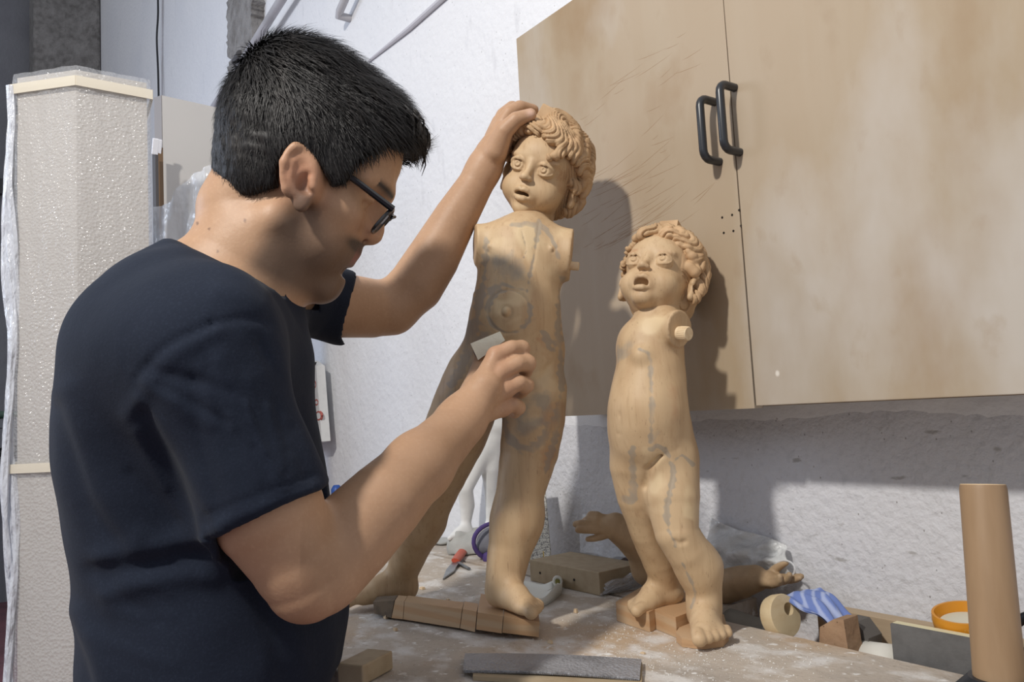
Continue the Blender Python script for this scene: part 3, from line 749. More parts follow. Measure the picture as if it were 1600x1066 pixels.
# navel, nipples, crease lines
chainpx(v, [(800, 606, 1.005, 2), (792, 640, 1.015, 3), (780, 680, 1.05, 5)], 0.012, True)
# stump faces
v.plane(Q(742, 382, 1.085), (-1, -0.16, 0.02), Q(700, 440, 1.0), Q(747, 335, 1.16))
v.plane(Q(893, 400, 1.075), (1, -0.10, -0.10), Q(891, 460, 1.0), Q(935, 335, 1.16))
HT = Frame(Q(848, 274, 1.126), (-0.37, -0.93, -0.02), (0.33, 0.0, 0.94), 0.138)
vhd = Vol(HT.p(0, 0, -0.05)-0.094, HT.p(0, 0, -0.05)+0.094, 0.00105)
child_head(vhd, HT, 0.5, (1, -1), (0.0, 0.004))
chainpx(vhd, [(848, 300, 1.155, 29), (838, 334, 1.136, 29)], 0.008)
finish(vhd, 'head', wood, tall, lambda V, n: dict(filler=0*V[:, 0], pale=0.5*strokes(V, n, [([(812, 290), (806, 310), (814, 325)], 12)]), red=0.5*strokes(V, n, [([(800, 288), (812, 292)], 5), ([(872, 250), (880, 300)], 8)]), pencil=0*V[:, 0]), 0)
def tall_at(Vq, n):
    fill = np.maximum(strokes(Vq, n, [([(795+33*cos(t), 487+33*sin(t)) for t in np.linspace(0, 6.3, 26)], 4.5), ([(842, 345), (838, 380), (828, 430), (822, 462)], 4.5), ([(770, 452), (790, 446), (815, 454)], 9),
        ([(760, 372), (757, 430), (748, 470), (742, 520), (728, 560), (706, 600)], 7), ([(880, 440), (874, 480), (872, 520), (876, 560), (878, 600), (872, 650), (866, 690), (852, 740)], 6),
        ([(784, 640), (792, 672), (806, 694), (826, 698), (846, 690), (858, 668)], 7.5), ([(800, 350), (840, 352), (862, 372), (872, 400)], 4), ([(740, 500), (735, 545), (760, 525)], 14), ([(850, 520), (862, 545), (874, 530)], 8)]),
        0.75*blobs(Vq, n, [[(726, 540), (770, 530), (790, 520), (800, 560), (760, 600), (720, 620)], [(770, 400), (800, 395), (830, 410), (822, 440), (780, 450)], [(690, 610), (730, 590), (700, 650), (680, 660)], [(800, 612), (840, 602), (866, 620), (860, 660), (830, 690), (800, 680)]], 14))
    pale = np.maximum(0.55*blobs(Vq, n, [[(745, 350), (890, 350), (885, 480), (885, 620), (700, 620), (730, 520)]], 25), 1.0*blobs(Vq, n, [[(790, 350), (842, 348), (836, 385), (828, 425), (812, 395)], [(770, 465), (815, 462), (822, 500), (790, 515), (768, 500)], [(815, 590), (866, 560), (872, 600), (850, 640), (820, 640)], [(800, 620), (850, 625), (842, 670), (812, 672)]], 10))  # wood tone; the light on chest triangle and hip is painted in too
    red = np.maximum(0.6*strokes(Vq, n, [([(862, 640), (858, 700), (852, 740)], 12), ([(848, 530), (856, 560)], 12)]), 0.5*blobs(Vq, n, [[(775, 690), (800, 700), (795, 800), (770, 840)]], 20))
    return dict(filler=fill, pale=pale, red=red, pencil=strokes(Vq, n, [([(815, 362), (822, 390), (818, 402)], 1.6), ([(800, 640), (812, 660)], 1.2)]))
inc_t = [([(791, 486), (791, 489)], 5.5, -0.0038), ([(767, 384), (767, 386)], 3.0, -0.0022), ([(767, 384), (767, 386)], 9, -0.0018), ([(861, 388), (861, 390)], 3.0, -0.0022), ([(861, 388), (861, 390)], 9, -0.0018), ([(791+8*cos(t), 487+8.6*sin(t)) for t in np.linspace(0, 6.3, 20)], 2.2, 0.0022), ([(795+33*cos(t), 487+34*sin(t)) for t in np.linspace(0, 6.3, 30)], 1.8, 0.0013), ([(842, 348), (836, 400), (824, 455)], 1.6, 0.0009),
         ([(815, 360), (822, 388), (817, 402)], 1.3, 0.0009), ([(858, 575), (846, 592), (820, 602)], 8, 0.003), ([(765, 378), (757, 390), (768, 398)], 2, 0.0008), ([(854, 384), (862, 395), (870, 388)], 2, 0.0008)]
finish(v, 'figure_body', wood, tall, tall_at, 1, None, lambda V, n: incise(V, n, inc_t)+lumps(V, 0.00025, 120, 3))
vh = Vol(HT.p(0, 0, 0.1)-0.105, HT.p(0, 0, 0.1)+0.105, 0.00115)
LT = [(-50, 64, -50, 26, 6, .06, .035, 6), (-62, 48, -8, 30, -9, .065, .045, 0), (-46, 62, 22, 24, -10, .07, .05, -8), (-30, 70, 36, 36, 8, .065, .045, 9), (0, 72, 48, 26, -9, .07, .05, 10), (28, 70, 60, 20, -8, .065, .045, 9), (-66, 56, -68, 14, 7, .055, .035, 6),
      (50, 66, 76, 12, 9, .06, .045, 10), (72, 60, 92, -2, 8, .06, .05, 11), (96, 58, 104, -24, 9, .062, .05, 11), (122, 50, 112, -42, 9, .062, .05, 10), (-82, 58, -84, 4, 8, .055, .04, 8), (-104, 54, -104, -24, 9, .06, .04, 9), (-128, 50, -122, -40, 8, .06, .04, 9),
      (150, 56, 146, -42, 9, .065, .05, 9), (180, 60, 178, -44, 9, .065, .05, 9), (-154, 56, -150, -42, 9, .065, .05, 9), (84, 30, 96, -30, -9, .05, .04, 9), (108, 24, 118, -34, 9, .05, .04, -9), (64, 44, 70, 6, -7, .045, .035, -7), (-20, 84, -60, 70, 5, .05, .03, 8), (20, 84, 70, 74, 5, .05, .03, -8), (120, 80, 150, 70, 5, .05, .03, 8)]
child_hair(vh, HT, LT)
for q, r_ in (([(0.33, 0.10, 0.34), (0.42, 0.02, 0.22), (0.45, -0.06, 0.05), (0.42, 0.02, -0.06), (0.37, 0.05, 0.0)], .055), ([(0.42, -0.12, 0.20), (0.47, -0.14, 0.0), (0.44, -0.12, -0.2), (0.38, -0.06, -0.30)], .065), ([(0.10, 0.34, 0.42), (0.22, 0.34, 0.33), (0.26, 0.36, 0.22), (0.19, 0.40, 0.17)], .05)): HT.chain(vh, [np.array(p) for p in q], r_, 0.03)
vh.ell(HT.p(0.02, -0.02, 0.60), (0.030, 0.022, 0.014), HT.R@roty(0.3), 0.008)
for q in ((-0.13, 0.02, 0.585), (0.02, 0.12, 0.60), (0.16, 0.0, 0.56)): HT.ell(vh, q, (0.085, 0.075, 0.06), 0.03)
finish(vh, 'carved_hair', wood_hair, tall, None, 0, None, lambda V, n: carve_strands(V, HT, 1))
cb = HT.p(-0.10, 0.06, 0.625)
mb = MB(); mb.box(q2w(cb), (0.013, 0.012, 0.010), np.stack([RGT, FWD, UPV], 1)@(HT.R@roty(0.25)), bev=0.002); mb.build('crown_block', wood_hair, tall)
a, b = q2w(Q(889, 415, 1.07)), q2w(Q(904.5, 416.5, 1.067))
MB().tube([a-(b-a)*1.6, a, b-(b-a)*0.12, b], [0.0062, 0.0062, 0.0062, 0.0055], 18).build('dowel_peg', wood_pale, tall, True)
LEAN = 0.0
# base board in pieces
def slab(top, bot, ds, depth, name, m, parent):
    (t0, t1), (b0, b1), (d0, d1) = top, bot, ds
    fr = [W(*b0, d0), W(*b1, d1), W(*t1, d1), W(*t0, d0)]; bk = unit(FWD-np.array([0, 0, FWD[2]]))*depth
    return MB().hull8(fr, [p+bk for p in fr]).build(name, m, parent)
slab(((583, 941), (616, 939)), ((585, 959), (611, 966)), (1.215, 1.19), 0.036, 'board_end', dark_end, tall)
slab(((617, 939), (631.4, 940.5)), ((611.6, 966), (629.4, 968)), (1.19, 1.178), 0.036, 'base_board', wood_cut, tall)
slab(((632, 940.5), (722, 952)), ((630, 968), (718, 982)), (1.178, 1.11), 0.040, 'base_board', wood_cut, tall)
slab(((722.8, 952), (745, 956)), ((718.8, 982), (742, 988)), (1.11, 1.092), 0.045, 'base_board', wood_cut, tall)
slab(((746, 957), (786, 963)), ((744, 984), (784, 990)), (1.082, 1.06), 0.110, 'base_block', wood_cut, tall)
slab(((787, 963), (843, 972)), ((785, 989), (842, 996)), (1.06, 1.045), 0.110, 'base_block', wood_cut, tall)

# ------------------------------------------------------------------ short figure
short = thing('carved_figure', onz(1045, 985), 'shorter carved wooden child figure with open mouth standing near the cabinet', 'sculpture', 'armless carved wooden figures')
v = Vol((0.115, 0.90, -0.42), (0.30, 1.24, 0.20), 0.0018)
chainpx(v, [(1026, 470, 1.075, 34), (1028, 510, 1.06, 38)], 0.02)
ellpx(v, 1017, 572, 1.06, 52, 66, 0.046, 0.02)
ellpx(v, 1014, 540, 1.068, 42, 32, 0.038, 0.02)
ellpx(v, 995, 534, 1.068, 23, 26, 0.030, 0.02)
chainpx(v, [(1028, 524, 1.058, 29), (1048, 515, 1.035, 29), (1070, 512, 1.008, 29)], 0.010)
ellpx(v, 1012, 640, 1.05, 62, 72, 0.056, 0.025)
ellpx(v, 1018, 690, 1.062, 64, 58, 0.053, 0.025)
chainpx(v, [(1046, 722, 1.05, 46), (1050, 775, 1.035, 43), (1057, 832, 1.02, 34), (1074, 860, 1.022, 34), (1092, 886, 1.03, 33), (1100, 925, 1.03, 27.5), (1101, 948, 1.03, 27)], 0.016)
chainpx(v, [(996, 730, 1.07, 43), (1000, 775, 1.072, 36), (1012, 832, 1.08, 27), (1030, 875, 1.095, 27), (1042, 915, 1.105, 21), (1044, 925, 1.105, 22)], 0.016)
foot(v, Q(1101, 983, 1.030), (-0.10, -1, 0), (-1, 0, 0), 0.098, 0.010, 1.05)
foot(v, Q(1040, 946, 1.108), (-0.72, -0.5, 0), (-0.5, -1, 0), 0.092, 0.010)
chainpx(v, [(963+5.0*cos(t), 649+6.5*sin(t), 1.017, 1.3) for t in np.linspace(0, 6.28, 9)], 0.002, True)
ellpx(v, 967, 680, 1.012, 2.4, 3.0, 0.012, 0.003, True)
chainpx(v, [(1008, 760, 1.03, 2), (1012, 735, 1.02, 2.5), (1030, 712, 1.012, 2), (1055, 700, 1.015, 1)], 0.008, True)
chainpx(v, [(1040, 846, 0.988, 1.5), (1058, 850, 0.985, 2), (1070, 846, 0.99, 1.2)], 0.006, True)
ellpx(v, 1003, 556, 1.022, 12, 11, 0.008, 0.012)
sn = unit((0.64, -0.76, -0.05)); sc = Q(1061, 514, 1.016)
v.plane(sc, sn, sc-0.03+sn*0.024, sc+0.05+sn*0.02)
HS = Frame(Q(1030, 437, 1.085), (-0.46, -0.74, 0.44), (0.24, 0.33, 0.93), 0.123)
vhd = Vol(HS.p(0, 0, -0.05)-0.090, HS.p(0, 0, -0.05)+0.090, 0.00105)
child_head(vhd, HS, 1.0, (1, -1), (0.006, 0.010), 0.165)
chainpx(vhd, [(1026, 455, 1.08, 34), (1027, 478, 1.075, 34)], 0.012)
finish(vhd, 'head', wood, short, lambda V, n: dict(filler=0*V[:, 0], pale=0.25*strokes(V, n, [([(1040, 440), (1050, 455), (1030, 468)], 14)]), red=0.6*np.maximum(strokes(V, n, [([(985, 394), (1000, 388)], 4), ([(1025, 392), (1045, 396)], 4)]), strokes(V, n, [([(1072, 440), (1078, 455)], 8)])), pencil=0*V[:, 0]), 0)
def short_at(Vq, n):
    fill = np.maximum(strokes(Vq, n, [([(1000, 545), (1014, 556), (1017, 590), (1019, 640), (1016, 690)], 4), ([(1040, 702), (1052, 740), (1042, 790), (1046, 830), (1056, 850)], 5), ([(1052, 722), (1066, 712), (1082, 726)], 3.5), ([(1016, 702), (1030, 698), (1045, 712)], 4), ([(988, 700), (990, 770), (985, 785), (976, 780)], 5), ([(1066, 880), (1086, 925), (1080, 950)], 2.5)]),
        blobs(Vq, n, [[(962, 545), (985, 528), (1006, 530), (1002, 548), (985, 550), (964, 566)], [(1016, 668), (1034, 655), (1036, 680), (1018, 700)]], 7))
    pale = blobs(Vq, n, [[(1010, 705), (1040, 715), (1038, 800), (1012, 790)], [(1062, 735), (1086, 740), (1090, 820), (1060, 815)], [(1000, 490), (1050, 485), (1040, 530), (1000, 530)]], 14)
    red = 0.5*np.maximum(blobs(Vq, n, [[(1040, 590), (1066, 600), (1070, 650), (1046, 660)], [(1046, 815), (1075, 818), (1078, 850), (1050, 856)]], 16), strokes(Vq, n, [([(990, 390), (1000, 386)], 4)]))
    return dict(filler=fill, pale=pale, red=red, pencil=0*fill)
inc_s = [([(1041, 702), (1052, 740), (1042, 790), (1046, 830)], 1.8, 0.0008), ([(1000, 546), (1014, 556), (1017, 590), (1019, 690)], 1.6, 0.0006), ([(1055, 846), (1062, 850), (1070, 847)], 4, 0.002)]
finish(v, 'figure_body', wood, short, short_at, 1, None, lambda V, n: incise(V, n, inc_s)+lumps(V, 0.00025, 120, 4))
vh = Vol(HS.p(0, 0, 0.1)-0.100, HS.p(0, 0, 0.1)+0.100, 0.00115)
LS = [(-30, 64, -58, 26, 9, .06, .04, 7), (-10, 66, -34, 36, 9, .06, .04, 7), (-36, 46, 10, 42, -9, .06, .045, 0), (0, 68, 34, 38, 10, .065, .045, 8), (18, 50, 56, 34, -8, .06, .045, 0), (30, 68, 58, 24, 8, .065, .05, 9), (-66, 58, -72, 10, 8, .055, .04, 8), (54, 66, 68, 18, 9, .068, .055, 10),
      (70, 60, 82, 20, 8, .06, .05, 10), (84, 56, 100, -4, 9, .06, .05, 11), (100, 50, 112, -26, 9, .062, .05, 11), (120, 46, 126, -40, 9, .06, .05, 10), (-84, 56, -86, 2, 8, .055, .04, 8), (-106, 52, -104, -26, 9, .06, .045, 9), (-130, 48, -124, -42, 9, .06, .045, 9),
      (150, 54, 148, -42, 9, .065, .05, 9), (180, 58, 178, -44, 9, .065, .05, 9), (-154, 54, -150, -42, 9, .065, .05, 9), (76, 34, 92, -12, -9, .05, .04, 9), (98, 26, 106, -36, 9, .05, .04, -9), (56, 48, 60, 30, -7, .045, .035, -7), (-20, 86, -60, 74, 5, .05, .03, 8), (20, 86, 70, 76, 5, .05, .03, -8)]
child_hair(vh, HS, LS, face=(0.385, 0.45, 0.50))
for q, r_ in (([(0.33, 0.16, 0.34), (0.41, 0.10, 0.27), (0.45, 0.03, 0.14), (0.42, 0.08, 0.04), (0.37, 0.12, 0.08)], .058), ([(0.40, -0.06, 0.28), (0.48, -0.08, 0.10), (0.46, -0.10, -0.08), (0.43, -0.04, -0.22)], .062), ([(0.26, 0.24, 0.42), (0.36, 0.16, 0.38), (0.41, 0.10, 0.33)], .055)): HS.chain(vh, [np.array(p) for p in q], r_, 0.03)
finish(vh, 'carved_hair', wood_hair, short, None, 0, None, lambda V, n: carve_strands(V, HS, 4))
Rq = np.stack([RGT, FWD, UPV], 1)
MB().prism([q2w(HS.p(*p)) for p in ((-0.12, 0.10, 0.56), (0.13, 0.12, 0.54), (0.12, 0.12, 0.70), (-0.10, 0.10, 0.71))], q2w(HS.p(0, -0.12, 0.0))-q2w(HS.p(0, 0.12, 0.0))).build('crown_block', wood_hair, short)
a = q2w(Q(1064, 521, 1.0135)); ax = Rq@sn
mb = MB()
n_ = 22; prof = [(0.0088, -0.02), (0.0088, 0.011), (0.0082, 0.0125), (0.0, 0.0126)]
mb.lathe(a, ax, prof[:3], 40)
mb.build('dowel_peg', wood_pale, short, True)
a_, b_ = unit(np.cross(ax, [0, 0, 1])), None; b_ = np.cross(ax, a_); fm = MB()
for k in range(26):
    t = 2*pi*k/26; c = a+0.0086*(a_*cos(t)+b_*sin(t)); fm.tube([c, c+ax*0.0112], 0.0007, 5)
fm.build('peg_fluting', wood_pale, short, True)
# plinth: a low block with a notch, the front foot on its own step
top = [W(968, 945, 1.075), W(1016, 962, 1.038), W(1028, 957, 1.045), W(1062, 972, 1.015), W(1085, 955, 1.06), W(1075, 935, 1.15), W(1010, 925, 1.165)]
zt_ = BENCH+0.027
poly = [np.array([p[0], p[1], BENCH+0.0005]) for p in [onz(964, 971), onz(1016, 989), onz(1025, 984), onz(1058, 998), onz(1090, 985), onz(1085, 957), onz(1005, 945)]]
MB().prism(poly, (0, 0, 0.026)).build('plinth', wood_cut, short)
poly = [np.array([p[0], p[1], BENCH+0.0005]) for p in [onz(1057, 1004), onz(1066, 1012), onz(1098, 1016), onz(1130, 1012), onz(1139, 1002), onz(1132, 975), onz(1075, 978)]]
MB().prism(poly, (0, 0, 0.012)).build('foot_step', wood_cut, short)

# ================================================================== the man
skin = mat('skin', (182, 145, 115), 0.5, sss=0.03, layers=[('noise', 26, (166, 129, 99), 0.42, 0.72, 0.5), ('noise', 240, (196, 160, 129), 0.5, 0.75, 0.35), ('attr', 'flush', (182, 116, 92), 0.45), ('attr', 'hairy', (104, 80, 60), 0.34),
           ('attr', 'beard', (62, 55, 52), 0.92), ('noise', 900, (168, 128, 96), 0.60, 0.75, 0.22), ('attr', 'lip', (150, 92, 80), 0.7), ('attr', 'nail', (226, 190, 172), 0.8), ('attr', 'mole', (84, 56, 44), 0.6)], bump=[('noise', 300, 0.18, 0.001), ('noise', 60, 0.10, 0.003)], spec=0.4)
cotton = mat('navy_cotton', (32, 38, 51), 0.9, sheen=0.03, layers=[('noise', 380, (44, 51, 66), 0.5, 0.75, 0.5), ('noise', 9, (26, 32, 44), 0.45, 0.7, 0.6)], bump=[('noise', 420, 0.25, 0.0008), ('noise', 20, 0.25, 0.006)], spec=0.2)
denim = mat('dark_trousers', (38, 40, 48), 0.85, layers=[('noise', 200, (52, 55, 64), 0.5, 0.7, 0.6)])
hair_m = mat('dark_hair', (27, 24, 23), 0.52, layers=[('noise', (60, 60, 20), (40, 35, 32), 0.5, 0.75, 0.7)], bump=[('noise', (260, 260, 60), 0.8, 0.002)], spec=0.4)
shoe_m = mat('shoe', (44, 42, 42), 0.6)
frame_m = mat('glasses_frame', (24, 26, 32), 0.25, spec=0.7)
lens_m = mat('lens', (255, 255, 255), 0.02, trans=1.0, ior=1.08, alpha=0.35)

man = thing('person', (W(300, 900, 0.87)[0], W(300, 900, 0.87)[1], 0.0), 'bespectacled dark-haired man in navy t-shirt sanding the taller carved figure', 'person')
# head frame: forward, up, towards the camera
hf = np.array([0.845, 0.17, -0.512]); hf = unit(hf); hl = np.array([0.03, -1.0, 0.02]); hl = unit(hl-hf*(hl@hf)); hu = np.cross(hf, hl); hu = hu if hu[2] > 0 else -hu
HO = Q(468, 285, 0.90); HR = np.stack([hf, hu, hl], 1)
def hp(a, b, c): return HO + HR@np.array([a, b, c])
def to_head(V): return (V-HO)@HR
v = Vol((-0.40, 0.66, -0.36), (0.07, 1.32, 0.38), 0.0021)
def hell(c, r, k=0.015, cut=False, rot=None): v.ell(hp(*c), r, HR if rot is None else HR@rot, k, cut)
def hch(P, rad, k=0.01, cut=False): v.chain([hp(*p) for p in P], rad, k, cut)
hell((-0.016, 0.046, 0), (0.096, 0.086, 0.074), 0.01)
hell((0.028, 0.058, 0), (0.058, 0.060, 0.062), 0.03)
hell((0.036, -0.026, 0), (0.056, 0.074, 0.056), 0.03)
for s in (-1, 1):
    hch([(0.008, -0.052, 0.050*s), (0.045, -0.080, 0.032*s), (0.078, -0.088, 0.010*s)], [0.024, 0.020, 0.017], 0.025)
    hell((0.056, -0.004, 0.046*s), (0.026, 0.020, 0.020), 0.02)                      # cheekbone
    hell((0.060, -0.045, 0.034*s), (0.024, 0.030, 0.024), 0.02)
    hch([(0.086, 0.040, 0.008*s), (0.080, 0.046, 0.030*s), (0.062, 0.038, 0.052*s)], [0.009, 0.010, 0.009], 0.015)   # brow
hell((0.082, -0.080, 0), (0.016, 0.017, 0.020), 0.015)                                 # chin
hell((0.070, -0.045, 0), (0.026, 0.032, 0.030), 0.02)
for s in (-1, 1):
    hell((0.090, 0.016, 0.033*s), (0.020, 0.013, 0.018), 0.012, True)
    hell((0.066, 0.014, 0.032*s), (0.0135, 0.0135, 0.0135), 0.003)
    hch([(0.072, 0.020, 0.046*s), (0.080, 0.0225, 0.034*s), (0.078, 0.019, 0.022*s)], [0.003, 0.0036, 0.003], 0.004)
    hch([(0.071, 0.006, 0.045*s), (0.078, 0.004, 0.033*s), (0.077, 0.006, 0.022*s)], [0.003, 0.0034, 0.003], 0.004)
hch([(0.084, 0.034, 0), (0.093, 0.014, 0), (0.1005, -0.0005, 0), (0.1005, -0.006, 0)], [0.0085, 0.0075, 0.0085, 0.0098], 0.012)
hell((0.0965, -0.012, 0), (0.010, 0.008, 0.008), 0.006)
for s in (-1, 1):
    hell((0.0885, -0.0085, 0.0125*s), (0.0115, 0.0085, 0.0068), 0.006)
    hell((0.091, -0.0175, 0.0085*s), (0.006, 0.004, 0.0032), 0.003, True)
hch([(0.0805, -0.034, 0.020), (0.0895, -0.0345, 0.007), (0.0905, -0.0355, 0), (0.0895, -0.0345, -0.007), (0.0805, -0.034, -0.020)], [0.003, 0.0056, 0.0056, 0.0056, 0.003], 0.008)
hch([(0.0795, -0.0465, 0.019), (0.0875, -0.0475, 0.006), (0.088, -0.0475, -0.0), (0.0875, -0.0475, -0.006), (0.0795, -0.0465, -0.019)], [0.003, 0.006, 0.0062, 0.006, 0.003], 0.007)
hch([(0.079, -0.0405, 0.025), (0.092, -0.041, 0.010), (0.095, -0.041, 0), (0.092, -0.041, -0.010), (0.079, -0.0405, -0.025)], 0.0014, 0.003, True)
hell((0.092, -0.0605, 0), (0.008, 0.006, 0.018), 0.008, True)
# ears
def ear(s, E):
    t_ = 0.42; ef = HR[:, 0]*cos(t_)+HR[:, 1]*sin(t_); eu = HR[:, 1]*cos(t_)-HR[:, 0]*sin(t_); el = HR[:, 2]
    e = lambda a, b, c: E + ef*a + eu*b + el*c*s
    rot = np.stack([ef*0.97+el*0.25*s, eu, unit(el-ef*0.30*s)], 1)
    v.ell(e(0.002, 0.002, -0.004), (0.0175, 0.030, 0.0085), rot, 0.006)
    v.ell(e(-0.006, 0.017, -0.003), (0.009, 0.010, 0.006), rot, 0.006)
    v.ell(e(0.010, -0.002, -0.012), (0.014, 0.024, 0.012), rot, 0.01)
    v.ell(e(0.007, -0.006, 0.006), (0.0095, 0.0135, 0.010), rot, 0.004, True)
    v.ell(e(0.002, 0.011, 0.0085), (0.009, 0.009, 0.006), rot, 0.004, True)
    hx = [(0.0145*cos(t)-0.002*sin(t), 0.0275*sin(t)+0.003, 0.000-0.004*cos(t)*(1 if cos(t) > 0 else 0.2)) for t in np.linspace(-0.3, 4.1, 18)]
    hx = [(x-0.002, y, c+0.25*(-x)) for x, y, c in hx]
    v.chain([e(*q) for q in hx], [0.0034+0.0008*sin(i/17*pi) for i in range(18)], 0.005)
    v.chain([e(-0.008, 0.014, 0.003), e(-0.009, -0.004, 0.004), e(-0.002, -0.017, 0.002)], [0.0026, 0.003, 0.0026], 0.004)
    v.chain([e(0.013, 0.000, 0.001), e(0.014, -0.008, 0.002)], [0.004, 0.004], 0.004)     # tragus
    v.ell(e(0.005, -0.027, 0.000), (0.0080, 0.0085, 0.0055), rot, 0.008)
EN = Q(468, 277, 0.822)
ear(1, EN); ear(-1, hp(-0.005, 0.005, -0.076))
# neck, shoulders
v.chain([hp(-0.034, 0.0, 0), hp(-0.034, -0.06, 0), Q(396, 418, 0.885), Q(352, 475, 0.88)], [0.052, 0.051, 0.057, 0.072], 0.02)
v.chain([hp(0.005, -0.070, 0), Q(408, 455, 0.885)], [0.036, 0.045], 0.02)
v.chain([Q(395, 392, 0.88), Q(318, 440, 0.87)], [0.050, 0.050], 0.02)
v.chain([Q(345, 475, 0.84), Q(318, 535, 0.715)], [0.040, 0.040], 0.02)
v.chain([Q(380, 455, 0.93), Q(425, 455, 1.03)], [0.060, 0.050], 0.02)
# right arm
chainpx(v, [(318, 530, 0.712, 90), (372, 690, 0.720, 88), (420, 800, 0.726, 86), (460, 872, 0.730, 70), (478, 908, 0.735, 58)], 0.02)
chainpx(v, [(480, 908, 0.735, 58), (506, 888, 0.750, 68), (548, 838, 0.775, 70), (600, 785, 0.80, 63), (655, 728, 0.855, 51), (700, 682, 0.905, 42), (722, 657, 0.932, 39)], 0.015)
# right hand
SETBACK = 0.045
wr = Q(728, 648, 0.892)
MC = [Q(775, 556, 0.925), Q(783, 581, 0.918), Q(790, 608, 0.918), Q(785, 637, 0.922)]
v.chain([Q(716, 660, 0.887), Q(740, 632, 0.898), Q(758, 605, 0.905)], [0.0255, 0.0245, 0.0205], 0.012)
for m_, off in zip(MC, (-10, -3, 4, 10)):
    b0 = Q(735+abs(off)*0.2, 640+off, 0.897)
    v.chain([b0, (b0+m_)/2+np.array([0, -0.001, 0]), m_], [0.0165, 0.0128, 0.0108], 0.005)
    v.ell(m_+np.array([0, -0.0025, 0]), 0.0110, None, 0.004)
    v.chain([b0+np.array([0, -0.014, 0]), (b0+m_)/2+np.array([0, -0.0105, 0]), m_+np.array([0, -0.008, 0])], [0.003, 0.0032, 0.004], 0.005)
FG = [[(775, 556, .925), (799, 544, .928), (815, 545, .942), (811, 555, .968), (795, 558, .985)],
      [(783, 581, .918), (809, 568, .922), (824, 568, .936), (820, 581, .962), (802, 581, .978)],
      [(790, 608, .918), (811, 598, .922), (821, 602, .934), (814, 612, .958), (798, 609, .970)],
      [(785, 637, .922), (802, 632, .925), (809, 637, .936), (804, 644, .956), (792, 638, .966)]]
for fg, r0 in zip(FG, (.0102, .0106, .0101, .0092)):
    v.chain([Q(*p) for p in fg], [r0*1.05, r0*0.97, r0, r0*0.92, r0*0.82], 0.0035)
    v.ell(Q(*fg[2])+np.array([0.0, -0.001, 0]), r0*1.04, None, 0.003)
v.chain([Q(736, 618, .918), Q(744, 594, .945), Q(750, 574, .962), Q(752, 560, .972)], [0.016, 0.0130, 0.0112, 0.0098], 0.008)
SETBACK = 0.0
# left arm and hand
chainpx(v, [(430, 450, 1.03, 58), (520, 476, 1.09, 52), (580, 482, 1.13, 46), (612, 482, 1.145, 40)], 0.02)
chainpx(v, [(612, 481, 1.145, 39), (650, 446, 1.155, 43), (676, 405, 1.16, 41), (712, 340, 1.17, 34), (742, 290, 1.178, 28), (756, 264, 1.178, 27)], 0.012)
SETBACK = 0.063
v.chain([Q(755, 266, 1.115), Q(768, 240, 1.112), Q(783, 213, 1.11)], [0.0225, 0.0235, 0.020], 0.012)
v.chain([Q(768, 238, 1.13), Q(780, 210, 1.14)], [0.021, 0.017], 0.012)
v.chain([Q(775, 236, 1.095), Q(788, 205, 1.082), Q(806, 187, 1.078), Q(829, 179, 1.084)], [0.017, 0.0130, 0.0112, 0.0088], 0.006)
v.chain([Q(780, 206, 1.115), Q(796, 177, 1.108), Q(812, 168, 1.118), Q(833, 172, 1.135)], [0.015, 0.0112, 0.0104, 0.0085], 0.005)
v.chain([Q(776, 208, 1.140), Q(786, 180, 1.150), Q(800, 168, 1.168), Q(822, 172, 1.185)], [0.014, 0.0108, 0.010, 0.0085], 0.005)
v.chain([Q(770, 215, 1.155), Q(779, 190, 1.178), Q(792, 180, 1.200), Q(812, 184, 1.220)], [0.013, 0.0105, 0.0095, 0.008], 0.005)
v.chain([Q(766, 228, 1.162), Q(772, 210, 1.190), Q(783, 203, 1.212), Q(800, 206, 1.232)], [0.012, 0.0095, 0.0085, 0.0075], 0.005)
SETBACK = 0.0
